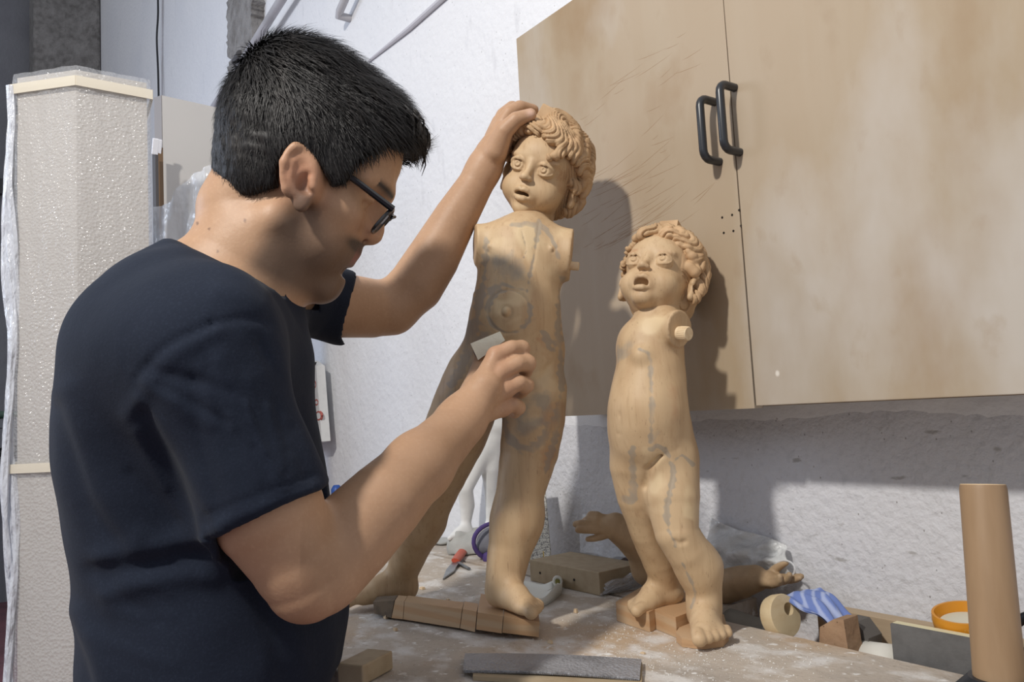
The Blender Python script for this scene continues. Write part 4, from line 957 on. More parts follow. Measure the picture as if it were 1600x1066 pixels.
def man_at(Vq, n):
    h = to_head(Vq); a, b, c = h.T; p = px_of(Vq)
    inhead = (np.abs(c) < 0.1) & (a > -0.14) & (a < 0.13) & (b > -0.16) & (b < 0.17)
    jaw = sstep(0.052-0.62*(a)+0*b-b*0, -1, 1)
    line = np.where(a < 0.045, 0.012-0.55*np.maximum(a-0.005, 0), -0.016)             # upper edge of the stubble
    beard = inhead*sstep(line-b, 0.0, 0.018)*sstep(a, -0.002, 0.022)*sstep(b, -0.118, -0.096)
    cheek = np.exp(-(((a-0.062)/0.018)**2+((b+0.026)/0.020)**2))
    beard = beard*(1-0.8*cheek)
    mous = inhead*np.exp(-(((a-0.094)/0.012)**2+((b+0.027)/0.006)**2))
    beard = np.clip(beard*0.75+mous, 0, 1)
    lip = inhead*np.exp(-(((a-0.094)/0.010)**2+((b+0.0415)/0.0085)**2))*(np.abs(c) < 0.022)
    brow = inhead*np.exp(-(((b-0.0405-0.05*(0.09-a))/0.0045)**2))*(a > 0.066)*(np.abs(c) > 0.010)*(np.abs(c) < 0.050)
    beard = np.maximum(beard, brow*1.1)
    flush = np.exp(-((Vq-EN)**2).sum(1)/0.028**2)
    for m_ in MC: flush = np.maximum(flush, 0.8*np.exp(-((Vq-m_)**2).sum(1)/0.014**2))
    flush = np.maximum(flush, inhead*0.5*np.exp(-(((a-0.095)/0.015)**2+((b+0.004)/0.02)**2)))
    d = dist_poly(p, [(500, 880), (560, 815), (620, 760), (690, 690)])
    hairy = (1-sstep(d, 20, 75))*(Vq[:, 1] < 0.95)*(p[:, 0] > 470)*(p[:, 1] > 640)*0.7
    d2 = dist_poly(p, [(640, 470), (690, 380), (735, 300)]); hairy = np.maximum(hairy, 0.35*(1-sstep(d2, 5, 45))*(Vq[:, 1] > 1.05))
    nail = np.exp(-((Vq-Q(829, 177.5, 1.138))**2).sum(1)/0.0060**2)
    mole = np.zeros(len(Vq))
    for q in ((289, 353), (308, 349), (327, 358), (340, 393), (383, 345)): mole = np.maximum(mole, (np.hypot(p[:, 0]-q[0], p[:, 1]-q[1]) < 2.4)*1.0)
    return dict(beard=beard, lip=lip, flush=flush, hairy=hairy, nail=nail, mole=mole)
finish(v, 'body', skin, man, man_at, 1)

# t-shirt ------------------------------------------------------------------------------------
v = Vol((-0.56, 0.55, -0.50), (-0.10, 1.25, 0.16), 0.0032)
ellpx(v, 298, 665, 0.870, 180, 268, 0.160, 0.03)
ellpx(v, 342, 960, 0.880, 194, 350, 0.160, 0.05)
ellpx(v, 284, 525, 0.860, 112, 108, 0.145, 0.04)
ellpx(v, 388, 560, 0.880, 88, 90, 0.140, 0.04)
chainpx(v, [(318, 470, 0.84, 80), (318, 530, 0.725, 94)], 0.05)
ellpx(v, 285, 560, 0.775, 120, 120, 0.085, 0.06)
chainpx(v, [(308, 442, 0.86, 58), (345, 458, 0.86, 62), (405, 475, 0.90, 66)], 0.03)
chainpx(v, [(400, 470, 0.95, 66), (440, 462, 1.03, 64)], 0.03)
chainpx(v, [(322, 535, 0.725, 96), (352, 620, 0.716, 98), (388, 715, 0.716, 99), (424, 806, 0.722, 101)], 0.045)       # near sleeve
chainpx(v, [(440, 458, 1.03, 62), (490, 470, 1.07, 59), (530, 480, 1.095, 60)], 0.02)                                   # far sleeve
# hems: cut ends and hollow them
ha, hb_ = Q(325, 832, 0.712), Q(508, 762, 0.712)
hn = np.cross(hb_-ha, [0.10, 1, 0.06]); hn = unit(hn if hn[2] < 0 else -hn)
v.plane((ha+hb_)/2, hn, Q(300, 960, 0.60), Q(545, 740, 0.86), 0.004)
chainpx(v, [(422, 812, 0.722, 88), (436, 850, 0.726, 88), (450, 900, 0.726, 88)], 0.004, True)
hn2 = unit((0.93, 0.2, -0.22)); v.plane(Q(544, 484, 1.095), hn2, Q(535, 580, 1.0), Q(640, 400, 1.24), 0.004)
chainpx(v, [(500, 474, 1.075, 50), (560, 486, 1.11, 54)], 0.004, True)
# neckline opening
pa, pb, pc3 = Q(250, 368, 0.88), Q(440, 470, 0.88), Q(338, 405, 0.80)
nn_ = np.cross(pb-pa, pc3-pa); nn_ = unit(nn_ if nn_[2] > 0 else -nn_)
v.plane(pa, nn_, Q(215, 330, 0.98)-np.array([0, 0.22, 0.10]), Q(470, 200, 1.0), 0.006)
v.chain([Q(372, 395, 0.885), Q(356, 440, 0.885)], [0.066, 0.060], 0.006, True)
v.ell(Q(330, 1120, 0.88), (0.145, 0.145, 0.13), None, 0.01, True)
folds = [([(226, 650), (258, 720), (322, 822)], 14.9, -0.0062), ([(212, 650), (240, 715), (304, 815)], 21.6, 0.0043), ([(330, 508), (262, 542), (216, 588)], 6.8, -0.0019), ([(330, 508), (380, 500), (430, 520), (470, 620)], 6.8, -0.0017),
         ([(338, 520), (270, 560), (222, 620)], 12.2, 0.0019), ([(300, 600), (315, 700), (345, 800)], 14.9, -0.0025), ([(345, 560), (395, 680), (440, 760)], 17.6, 0.0025), ([(400, 540), (450, 640), (485, 740)], 14.9, -0.0025), ([(430, 520), (478, 620), (500, 700)], 12.2, 0.0025),
         ([(115, 610), (150, 740), (210, 840)], 21.6, 0.0031), ([(95, 640), (130, 770), (190, 860)], 16.2, -0.0031), ([(160, 870), (260, 850), (345, 836)], 16.2, 0.0037), ([(150, 890), (250, 880), (370, 850)], 17.6, -0.0037), ([(170, 930), (260, 905), (330, 905)], 16.2, 0.0031), ([(120, 960), (145, 1010), (160, 1066)], 18.9, 0.0037), ([(100, 960), (118, 1020), (130, 1066)], 13.5, -0.0037),
         ([(330, 395), (400, 440), (440, 466)], 9.5, 0.0022), ([(345, 455), (400, 475), (440, 500)], 18.9, 0.0025), ([(322, 825), (410, 792), (506, 757)], 5.4, 0.0014), ([(318, 806), (405, 773), (500, 738)], 3.0, -0.0012), ([(420, 900), (460, 980), (480, 1060)], 21.6, 0.0031), ([(400, 920), (430, 990), (440, 1060)], 18.9, -0.0031),
         ([(250, 372), (330, 408), (400, 452), (440, 470)], 8.1, 0.0017), ([(500, 450), (540, 470)], 13.5, 0.0019), ([(520, 820), (530, 920), (540, 1000)], 10.8, 0.0025)]
rf = np.random.default_rng(31)
for k in range(16):                            # soft creases down the sleeve and across the back
    x0, y0 = rf.uniform(300, 440), rf.uniform(530, 690); L_ = rf.uniform(60, 150); dx_ = rf.uniform(0.25, 0.55)
    folds.append(([(x0, y0), (x0+dx_*L_*0.5+rf.uniform(-5, 5), y0+L_*0.5), (x0+dx_*L_, y0+L_)], rf.uniform(4, 9), rf.choice([-1, 1])*rf.uniform(0.0005, 0.0013)))
for k in range(14):
    x0, y0 = rf.uniform(110, 260), rf.uniform(560, 1000); L_ = rf.uniform(60, 140); a_ = rf.uniform(0.1, 1.2)
    folds.append(([(x0, y0), (x0+cos(a_)*L_*0.5, y0+sin(a_)*L_*0.5+rf.uniform(-8, 8)), (x0+cos(a_)*L_, y0+sin(a_)*L_)], rf.uniform(6, 13), rf.choice([-1, 1])*rf.uniform(0.0006, 0.0016)))
def shirt_disp(Vq, n):
    p = px_of(Vq); fr = np.clip(-n[:, 1]*2.2, 0, 1); o = np.zeros(len(Vq))
    for ln, wd, am in folds:
        c = catmull(ln, 5); o += am*np.exp(-(dist_poly(p, c)/wd)**2)
    return o*fr + lumps(Vq, 0.0022, 22, 4) + lumps(Vq, 0.0012, 50, 5)
finish(v, 't_shirt', cotton, man, None, 1, None, shirt_disp)
# trousers and shoes: he stands at the bench
hipz = W(330, 1066, 0.88)[2]
g = w2q(np.array([[0, 0, 1.0]])+CAM)[0]
ctr_w = W(318, 1000, 0.88); fw = unit(RGT*0.98*np.array([1, 1, 0])); sd = np.array([-fw[1], fw[0], 0])
tv = MB()
for s in (-1, 1):
    at_ = lambda l, f_, z: np.array([*(ctr_w+sd*l*s+fw*f_)[:2], z])
    hip = at_(0.085, 0, 0.80); kn = at_(0.10, 0.02, 0.45); an = at_(0.11, -0.02, 0.075)
    o = MB().tube([hip+np.array([0, 0, 0.05]), hip-np.array([0, 0, .05]), hip*0.5+kn*0.5, kn, kn*0.5+an*0.5, an], [0.10, 0.098, 0.085, 0.066, 0.06, 0.055], 20).build('trouser_leg', denim, man, True)
    sc = an+np.array([0, 0, -0.05]); m_ = MB()
    m_.tube([sc-fw*0.07+np.array([0, 0, 0.012]), sc+np.array([0, 0, 0.016]), sc+fw*0.08+np.array([0, 0, 0.006]), sc+fw*0.17, sc+fw*0.19], [0.034, 0.044, 0.046, 0.030, 0.012], 16, True, 0.9)
    m_.build('shoe', shoe_m, man, True)

# hair ---------------------------------------------------------------------------------------
v = Vol(hp(-0.02, 0.05, 0)-0.185, hp(-0.02, 0.05, 0)+0.185, 0.0022)
def he(c, r, k=0.02, cut=False, rot=None): v.ell(hp(*c), r, HR if rot is None else HR@rot, k, cut)
he((-0.018, 0.050, 0), (0.101, 0.095, 0.0785), 0.01)
he((0.040, 0.096, 0), (0.056, 0.042, 0.058), 0.04)
he((-0.022, -0.016, 0), (0.064, 0.054, 0.066), 0.03)
for s in (-1, 1): he((0.030, 0.004, 0.060*s), (0.020, 0.042, 0.0125), 0.01); he((0.048, 0.050, 0.056*s), (0.024, 0.030, 0.012), 0.02); he((0.018, 0.040, 0.070*s), (0.045, 0.040, 0.010), 0.02)
he((-0.045, 0.100, 0), (0.056, 0.042, 0.056), 0.03)
lim = [(700, 200), (640, 214), (622, 222), (598, 222), (580, 236), (556, 258), (540, 285), (518, 290), (503, 262), (478, 236), (452, 238), (438, 262), (434, 292), (410, 298), (378, 308), (350, 284), (300, 292), (250, 400), (300, 560), (760, 560), (760, 205)]
lim3 = np.array([to_head(Q(x, y, 0.835)[None])[0][:2] for x, y in lim])
def nohair(X, Y, Z):
    sh = np.broadcast_shapes(X.shape, Y.shape, Z.shape)
    P = np.stack([np.broadcast_to(X, sh).ravel(), np.broadcast_to(Y, sh).ravel(), np.broadcast_to(Z, sh).ravel()], 1)
    h = to_head(P)[:, :2]; ins = in_poly(h, lim3); d = dist_poly(h, list(lim3)+[lim3[0]])
    return np.where(ins, -d, d).reshape(sh)
v.op(nohair, v.lo, v.lo+v.n*v.h, 0.006, True)
Vq, Fc = v.mesh(1); nh = normals(Vq, Fc)
h = to_head(Vq); Vq = Vq + nh*(lumps(Vq, 0.0006, 90, 8)+lumps(Vq, 0.0005, 260, 9))[:, None]
if ((np.cross(Vq[Fc[:, 1]]-Vq[Fc[:, 0]], Vq[Fc[:, 2]]-Vq[Fc[:, 0]])*(Vq[Fc[:, 0]]-Vq.mean(0))).sum()) < 0: Fc = Fc[:, ::-1].copy()
# strands on the shell, combed forward and down from the crown
ctr_h = np.array([-0.02, 0.03, 0])
outw = (Vq-(HO+HR@ctr_h)); ok = (nh*outw).sum(1) > 0.012
cand = np.nonzero(ok)[0]; NS = 26000
pick = RNG.choice(cand, NS)
base = Vq[pick]+RNG.normal(size=(NS, 3))*0.0012; nn = nh[pick]
hb3 = to_head(base); crown = np.array([-0.075, 0.115, 0.0])
flow_h = hb3-crown; flow_h[:, 0] += 0.035+0.06*(hb3[:, 1] > 0.06); flow_h[:, 1] -= 0.035*(hb3[:, 1] < 0.08)
flow = flow_h@HR.T; flow -= nn*(flow*nn).sum(1)[:, None]; flow /= np.linalg.norm(flow, axis=1)[:, None]+1e-9
flow += RNG.normal(size=(NS, 3))*0.22; flow -= nn*(flow*nn).sum(1)[:, None]; flow /= np.linalg.norm(flow, axis=1)[:, None]+1e-9
topness = sstep(hb3[:, 1], 0.0, 0.11)
Ls = (0.009+0.017*topness)*RNG.uniform(0.6, 1.25, NS); lift = 0.08+0.18*RNG.random(NS)*(0.4+topness)
front = (hb3[:, 0] > 0.055) & (hb3[:, 1] > 0.075)
side = np.cross(nn, flow); wd = (0.00034+0.00016*topness)[:, None]
lv = []
for t, wk, lf in ((0, 1, 0), (0.55, 0.8, 0.9), (1.0, 0.12, 1.0)):
    c = base - nn*0.0010 + flow*(Ls*t)[:, None] + nn*(Ls*lift*lf)[:, None]
    lv += [c-side*wd*wk, c+side*wd*wk]
SV = np.stack(lv, 1).reshape(-1, 3)
k0 = np.arange(NS)*6
SF = np.concatenate([np.stack([k0, k0+1, k0+3, k0+2], 1), np.stack([k0+2, k0+3, k0+5, k0+4], 1)])
# fringe: tapered locks that stand out over the forehead
fr = MB()
r2 = np.random.default_rng(11)
for k in range(170):
    c = r2.uniform(-0.05, 0.055); a0, b0 = 0.078+r2.uniform(-0.012, 0.010)-abs(c)*0.30, 0.118+r2.uniform(-0.012, 0.012)
    p0 = np.array([a0, b0, c]); L_ = r2.uniform(0.012, 0.026)*(1-6*max(0, c-0.02))
    P = [p0, p0+np.array([0.55*L_, -0.12*L_, 0]), p0+np.array([0.85*L_, -0.55*L_, 0.05*L_]), p0+np.array([0.95*L_, -1.05*L_, 0.10*L_*r2.normal()])]
    fr.tube([hp(*q) for q in P], [0.0015, 0.0013, 0.0008, 0.0002], 4)
fV = np.array(fr.V); fF = np.array([q for q in fr.F if len(q) == 4])
n1, n2_ = len(Vq), len(SV)
allV = q2w(np.vstack([Vq, SV, fV])); allF = np.concatenate([Fc, SF+n1, fF+n1+n2_])
mesh_obj('hair', allV, allF, hair_m, man, True)

# glasses ------------------------------------------------------------------------------------
gl = bpy.data.objects.new('glasses', None); COL.objects.link(gl); gl.parent = man
gp = q2w(hp(0.10, 0.02, 0)); gl.location = (gp-np.array(man.location)).tolist()
rims = MB(); tilt = 0.19
def lens_ring(s, rr=(0.0240, 0.0165), n=28):
    out = []
    for t in np.linspace(0, 2*pi, n, endpoint=False):
        cx, cy = cos(t), sin(t); m_ = (abs(cx)**3.2+abs(cy)**3.2)**(-1/3.2)
        x, y = rr[0]*cx*m_, rr[1]*cy*m_
        out.append(np.array([0.1050-0.001*((abs(0.033*s+x)-0.02)/0.04)+tilt*(y-0.016), 0.0100+y, 0.033*s+x]))
    return out
for s in (-1, 1):
    rg = lens_ring(s); rims.tube([q2w(hp(*q)) for q in rg+[rg[0], rg[1]]], 0.0021, 8, False)
rims.tube([q2w(hp(*q)) for q in ((0.1065, 0.021, -0.009), (0.1095, 0.0235, 0), (0.1065, 0.021, 0.009))], 0.0019, 8)
rims.build('frame', frame_m, gl, True)
for s in (-1, 1):
    rg = lens_ring(s, (0.0233, 0.0158)); P = [q2w(hp(*q)) for q in rg]; lm = MB(); c = sum(P)/len(P); nv = q2w(hp(0.001, 0, 0))-q2w(hp(0, 0, 0))
    lm.prism(P, nv); lm.build('lens', lens_m, gl)
    hx = hp(0.1055, 0.0245, 0.0570*s)
    e0 = (EN + HR@np.array([0.006, 0.030, -0.006])) if s == 1 else hp(0.002, 0.036, -0.079)
    e1 = (EN + HR@np.array([-0.028, 0.018, -0.012])) if s == 1 else hp(-0.03, 0.02, -0.08)
    mid = hx*0.5+e0*0.5+HR@np.array([0, 0.001, 0.002*s])
    MB().tube([q2w(q) for q in (hx, mid, e0, e1)], [0.0040, 0.0036, 0.0030, 0.0030], 8).build('temple_arm', frame_m, gl, True)

# sanding pad in the right hand
SETBACK = 0.045
foam = mat('foam_pad', (246, 240, 218), 0.85, layers=[('noise', 60, (232, 222, 196), 0.45, 0.7, 0.5)], bump=[('noise', 220, 0.5, 0.001)])
A, B_, C_, D_ = W(735, 537, .956), W(781, 518, .962), W(789, 532, .958), W(747, 563, .952)
bk = unit(FWD)*0.030
sp = thing('sanding_pad', (A+B_+C_+D_)/4-np.array([0, 0, 0.01]), 'small cream foam sanding pad gripped in the right hand of the man', 'sanding pad')
MB().hull8([D_, C_, B_, A], [p+bk for p in (D_, C_, B_, A)]).build('foam_block', foam, sp)
d1 = unit(A-B_); MB().tube([A*0.35+D_*0.65+bk*0.35-d1*0.002, A*0.35+D_*0.65+bk*0.35+d1*0.0012], [0.0062, 0.0060], 14).build('end_spot', mat('pad_spot', (112, 84, 76), 0.8), sp, True)  # round brown spot on the end of the pad
SETBACK = 0.0

# ================================================================== things on the bench
def label_obj(o, lab, cat, group=None): return tag(o, lab, cat, group)
plaster_w = mat('white_plaster', (226, 226, 224), 0.8, layers=[('noise', 26, (206, 206, 204), 0.45, 0.7, 0.5)], bump=[('noise', 60, 0.2, 0.003)])
grey_clay = mat('grey_clay', (176, 176, 172), 0.85, layers=[('noise', 30, (150, 150, 146), 0.45, 0.7, 0.6)], bump=[('noise', 45, 0.5, 0.006)])
clay_wood = mat('brown_clay', (176, 150, 118), 0.55, layers=[('noise', 26, (146, 120, 90), 0.42, 0.7, 0.7), ('noise', 70, (190, 164, 130), 0.55, 0.75, 0.5)], bump=[('noise', 90, 0.25, 0.002)])

# white plaster child figure by the wall
Pb = onz(738, 858); dP = float(w2q(Pb)[1])
o_root = thing('plaster_figure', Pb, 'small white plaster child figure standing against the wall behind the taller one', 'sculpture')
v = Vol(Q(690, 880, dP)-np.array([0, 0.14, 0.02]), Q(850, 540, dP)+np.array([0, 0.16, 0]), 0.0032)
chainpx(v, [(775, 590, dP, 26), (772, 660, dP, 28)], 0.02)
chainpx(v, [(764, 685, dP-0.01, 17), (742, 730, dP-0.02, 14.5), (727, 764, dP-0.03, 12), (730, 790, dP-0.02, 12), (728, 815, dP-0.02, 8.5), (728, 828, dP-0.02, 9)], 0.012)
chainpx(v, [(770, 685, dP, 19), (766, 730, dP, 15.5), (767, 765, dP+0.01, 10.5), (768, 788, dP+0.02, 10), (766, 812, dP+0.02, 7), (765, 826, dP+0.02, 8)], 0.012)
for (x, y, dd) in ((723, 834, -0.03), (760, 834, 0.01)): foot(v, Q(x+4, y+6, dP+dd), (-0.7, -0.5, 0), (0, -1, 0), 0.062, 0.008)
finish(v, 'figure_body', plaster_w, o_root, None, 1)
v = Vol(Q(690, 880, dP)-np.array([0, 0.16, 0.02]), Q(850, 800, dP)+np.array([0, 0.16, 0]), 0.0035)
for x, y, rx, rz in ((740, 852, 40, 22), (768, 850, 34, 24), (748, 862, 30, 14), (722, 856, 22, 14)): ellpx(v, x, y, dP-0.03, rx, rz, 0.05, 0.02)
chainpx(v, [(716, 836, dP-0.04, 10), (711, 852, dP-0.06, 11)], 0.01)
v.plane(w2q(Pb+np.array([0, 0, 0.001])), -UPQ, v.lo, v.lo+v.n*v.h)
finish(v, 'rocky_base', grey_clay, o_root, None, 1, None, lambda V, n: lumps(V, 0.0018, 60, 3))

# grey flat stones by the wall
def pebble(name, px, py, rx, ry, rz, m, lab, cat, z=BENCH, seed=0):
    c = onz(px, py, z); d = float(w2q(c)[1]); vv = []
    bm = bmesh.new(); bmesh.ops.create_icosphere(bm, subdivisions=3, radius=1); r = np.random.default_rng(seed); k = r.normal(size=(5, 3))*2.2; ph = r.uniform(0, 6, 5)
    for q in bm.verts:
        p = np.array(q.co); p = p*(1+0.10*np.sin(k@p+ph).sum()/2)
        w_ = c + RGT*p[0]*rx*d/F + unit(FWD*[1, 1, 0])*p[1]*ry + np.array([0, 0, (p[2]+0.92)*rz]); q.co = Vector(w_.tolist())
    V = [tuple(q.co) for q in bm.verts]; Fs = [[q.index for q in f.verts] for f in bm.faces]; bm.free()
    V = np.array(V); V[:, 2] = np.maximum(V[:, 2], z+0.0004)
    return label_obj(mesh_obj(name, V, Fs, m, None, True), lab, cat)
pebble('flat_stone', 692, 850, 17, 0.03, 0.007, grey_clay, 'flat grey shard lying beside the white plaster figure', 'stone', seed=2)

# respirator mask with purple strap
purple = mat('purple_rubber', (78, 62, 118), 0.5); mgrey = mat('mask_grey', (112, 112, 120), 0.7, layers=[('noise', 40, (86, 86, 94), 0.4, 0.7, 0.6)], bump=[('noise', 60, 0.3, 0.003)])
c = onz(770, 872); dM = float(w2q(c)[1])
mk = thing('dust_mask', c, 'grey dust mask with purple rim half hidden behind the standing leg', 'mask')
v = Vol(Q(725, 895, dM)-np.array([0, 0.05, 0]), Q(850, 800, dM)+np.array([0, 0.09, 0]), 0.0024)
ellpx(v, 778, 848, dM+0.01, 34, 26, 0.035, 0.01); chainpx(v, [(752, 858, dM-0.01, 9), (790, 842, dM-0.015, 10)], 0.012)
ellpx(v, 772, 850, dM-0.04, 18, 8, 0.02, 0.01, True)
v.plane(w2q(c+np.array([0, 0, 0.001])), -UPQ, v.lo, v.lo+v.n*v.h)
finish(v, 'mask_shell', mgrey, mk, None, 1)
ring = [W(778+38*cos(t), 847+30*sin(t), dM-0.008+0.02*cos(t)) for t in np.linspace(0.4, 2*pi-0.3, 26)]
ring = [np.array([p[0], p[1], max(p[2], BENCH+0.005)]) for p in ring]
MB().tube(ring, 0.0048, 8).build('rubber_rim', purple, mk, True)
MB().lathe(W(762, 868, dM-0.03)*np.array([1, 1, 0])+np.array([0, 0, BENCH+0.0005]), (0, 0, 1), [(0.010, 0), (0.011, 0.006), (0.009, 0.014), (0.004, 0.017)], 16).build('valve', purple, mk, True)

# red-handled pruning knife
red_pl = mat('red_plastic', (196, 84, 58), 0.4, layers=[('noise', 40, (170, 66, 46), 0.45, 0.7, 0.6)]); steelb = mat('blade_steel', (140, 144, 148), 0.35, metallic=0.75, layers=[('noise', 50, (100, 104, 108), 0.45, 0.7, 0.6)])
up_ = np.array([0, 0, 1.0])
kn = thing('pruning_knife', onz(715, 880), 'open cutter with red handle and grey blades lying on the bench', 'knife')
h0, h1 = onz(729, 861)+up_*0.009, onz(712, 884)+up_*0.009
MB().tube([h0-unit(h1-h0)*0.002, h0*0.7+h1*0.3, h0*0.3+h1*0.7, h1], [0.007, 0.0095, 0.0098, 0.0085], 12, True, 0.6).build('handle', red_pl, kn, True)
b0, b1 = onz(713, 882), onz(692, 908); nb_ = np.cross(unit(b1-b0), up_)
MB().prism([b0+nb_*0.006+up_*0.004, b0-nb_*0.008+up_*0.004, b0*0.4+b1*0.6-nb_*0.010+up_*0.003, b1+up_*0.0015, b0*0.5+b1*0.5+nb_*0.007+up_*0.003], up_*0.0025).build('blade', steelb, kn)
b0, b1 = onz(717, 884)+up_*0.005, onz(733, 892)+up_*0.004
MB().tube([b0, b1], [0.0055, 0.004], 8, True, 0.6).build('blade', steelb, kn)

# wooden block with three holes
c0, c1, c2 = onz(829, 908), onz(938, 932), onz(972, 909)      # bottom front-left, front-right, right-back
dB = float(w2q(c1)[1]); hgt = 36*dB/F
blockw = mat('block_wood', (170, 152, 124), 0.65, layers=[('noise', (60, 60, 60), (150, 130, 102), 0.4, 0.7, 0.6), ('noise', 7, (184, 170, 146), 0.5, 0.7, 0.6)], bump=[('noise', 80, 0.2, 0.002)])
ex = unit((c1-c0)*[1, 1, 0]); ey = np.array([-ex[1], ex[0], 0]); Lb = np.linalg.norm((c1-c0)[:2]); Db = abs((c2-c1)@ey)
bl = thing('wood_block', c0+ex*Lb/2, 'pale wood block with three dark screw holes behind the two figures', 'block')
Rb = np.stack([ex, ey, up_], 1)
MB().box(c0+ex*Lb/2+ey*Db/2+up_*(hgt/2+0.0003), (Lb/2, Db/2, hgt/2), Rb, bev=0.0012).build('block', blockw, bl)
for fx in (0.16, 0.42, 0.66):
    p = c0+ex*Lb*fx+up_*hgt*0.48-ey*0.0002; MB().lathe(p, -ey, [(0.0022, 0), (0.0022, 0.0006), (0.001, 0.0004)], 10).build('screw_hole', hole_m, bl)
# clear plastic bag crumpled around the block's right side
clear = mat('clear_film', (226, 230, 236), 0.08, alpha=0.26, spec=0.9, bump=[('noise', 26, 0.9, 0.02), ('noise', 70, 0.5, 0.01)])
def film_sheet(name, corners, n, amp, m, lab, cat, seed, thick=0.0012, zmin=None):
    a, b, c, d = [np.asarray(q, float) for q in corners]; r = np.random.default_rng(seed); k = r.normal(size=(6, 2))*9; ph = r.uniform(0, 6.3, 6); K = r.normal(size=3); V = []
    nrm = unit(np.cross(b-a, d-a))
    for i in range(n):
        for j in range(n):
            u, w_ = i/(n-1), j/(n-1); p = (a*(1-u)+b*u)*(1-w_)+(d*(1-u)+c*u)*w_
            s_ = np.sin(k@np.array([u, w_])+ph); p = p+nrm*amp*s_[:3].sum()*0.6+up_*amp*0.5*s_[3]*(w_ if True else 1)
            if zmin is not None: p[2] = max(p[2], zmin)
            V.append(p)
    V = np.array(V); fs = [(i*n+j, i*n+j+1, (i+1)*n+j+1, (i+1)*n+j) for i in range(n-1) for j in range(n-1)]; N_ = len(V)
    bd = [(i*n, (i+1)*n) for i in range(n-1)]
    return label_obj(mesh_obj(name, np.vstack([V, V+nrm*thick]), fs+[tuple(N_+q for q in f[::-1]) for f in fs], m, None, True), lab, cat)
f0, f1 = onz(942, 936), onz(1000, 918)
film_sheet('clear_plastic_bag', [c1+ex*0.006-ey*0.004+up_*0.001, c1+ex*0.012+ey*(Db+0.02)+up_*0.001, c1+ex*0.020+ey*(Db+0.03)+up_*0.045, c1+ex*0.010+ey*0.005+up_*0.020], 22, 0.006, clear, 'crumpled clear plastic bag around the wooden block', 'plastic bag', 3)
film_sheet('clear_plastic_bag', [ony(905, 862, WY-0.07), ony(1010, 880, WY-0.07), ony(975, 822, WY-0.03), ony(912, 806, WY-0.03)], 20, 0.006, clear, 'sheet of clear film standing under the small carved hand', 'plastic film', 9)
pebble('dark_lump', 985, 902, 20, 0.03, 0.018, mat('dark_red_lump', (66, 50, 48), 0.7), 'dark brown lump inside the clear bag behind the short figure', 'lump', seed=5)
pebble('pink_chip', 868, 868, 12, 0.012, 0.012, mat('pink_chip', (222, 190, 170), 0.7), 'pale pink chip behind the wooden block', 'chip', seed=7)
pebble('dark_pebble', 893, 868, 8, 0.010, 0.010, mat('olive_dark', (70, 66, 50), 0.7), 'small dark olive lump behind the wooden block', 'lump', seed=8)

# printed paper strip standing by the wall
paper = mat('newsprint', (218, 216, 206), 0.8, layers=[('brick', (18, 150, 150), (96, 96, 100), 0.1, 0.6, 0.55), ('noise', (220, 60, 420), (70, 70, 76), 0.52, 0.60, 0.7)])
ruler_y = mat('yellow_line', (208, 176, 70), 0.6)
ps = thing('printed_paper', onz(852, 872), 'narrow sheet of printed paper standing behind the carved leg', 'paper')
yP = WY-0.085
q0, q1, q2, q3 = ony(826, 872, yP), ony(861, 870, yP-0.004), ony(850, 748, yP+0.03), ony(820, 752, yP+0.03)
q0[2] = q1[2] = BENCH+0.001
MB().prism([q0, q1, q2, q3], (0, 0.0015, 0)).build('sheet', paper, ps)
a_ = q0*0.30+q1*0.70; b_ = q3*0.30+q2*0.70
MB().prism([a_+np.array([-.0012, -.0006, 0]), a_+np.array([.0012, -.0006, 0]), a_*0.8+b_*0.2+np.array([.0012, -.0006, 0]), a_*0.8+b_*0.2+np.array([-.0012, -.0006, 0])], (0, 0.0005, 0)).build('yellow_rule', ruler_y, ps)

# white foam shell
c = onz(838, 940); dF = float(w2q(c)[1])
sh_m = mat('shell_foam', (222, 222, 214), 0.75, bump=[('noise', 50, 0.25, 0.003)]); olive = mat('olive_edge', (128, 122, 60), 0.7)
ft = thing('foam_tray_piece', c, 'broken white foam tray piece with curled rim in front of the wooden block', 'foam piece')
out_ = catmull([onz(x, y) for x, y in ((812, 912), (830, 915), (850, 920), (866, 922), (878, 919), (878, 929), (866, 940), (850, 949), (836, 948), (824, 944), (813, 934), (812, 912))], 4)[:-1]
cen = out_.mean(0); n = len(out_)
lipk = np.array([sstep(float((q-cen)@RGT), 0.0, 0.03) + 0.6*sstep(float(-(q-cen)@FWD), 0.005, 0.03) for q in out_])
V = []
for sc, zf in ((0.96, lambda k: 0.0006), (1.0, lambda k: 0.004+0.010*k), (0.965, lambda k: 0.0065+0.011*k), (0.90, lambda k: 0.0055+0.007*k), (0.80, lambda k: 0.0035+0.001*k), (0.4, lambda k: 0.0030)):
    for q, k in zip(out_, lipk): V.append(np.array([*(cen+(q-cen)*sc)[:2], BENCH+zf(k)]))
V += [np.array([*cen[:2], BENCH+0.003]), np.array([*cen[:2], BENCH+0.0006])]
fs = [(i*n+j, i*n+(j+1) % n, (i+1)*n+(j+1) % n, (i+1)*n+j) for i in range(5) for j in range(n)]+[(5*n+j, 5*n+(j+1) % n, 6*n) for j in range(n)]+[((j+1) % n, j, 6*n+1) for j in range(n)]
mesh_obj('foam_shell', V, fs, sh_m, ft, True)
cl = [onz(872, 924)+up_*(0.016+0.007*sin(t))+RGT*0.006*cos(t) for t in np.linspace(-0.4, 4.6, 14)]
MB().tube(cl, 0.0026, 8).build('curled_rim', sh_m, ft, True)
MB().tube([onz(872, 924)+up_*0.013, onz(872, 924)+up_*0.019], [0.0045, 0.004], 10).build('olive_core', olive, ft, True)

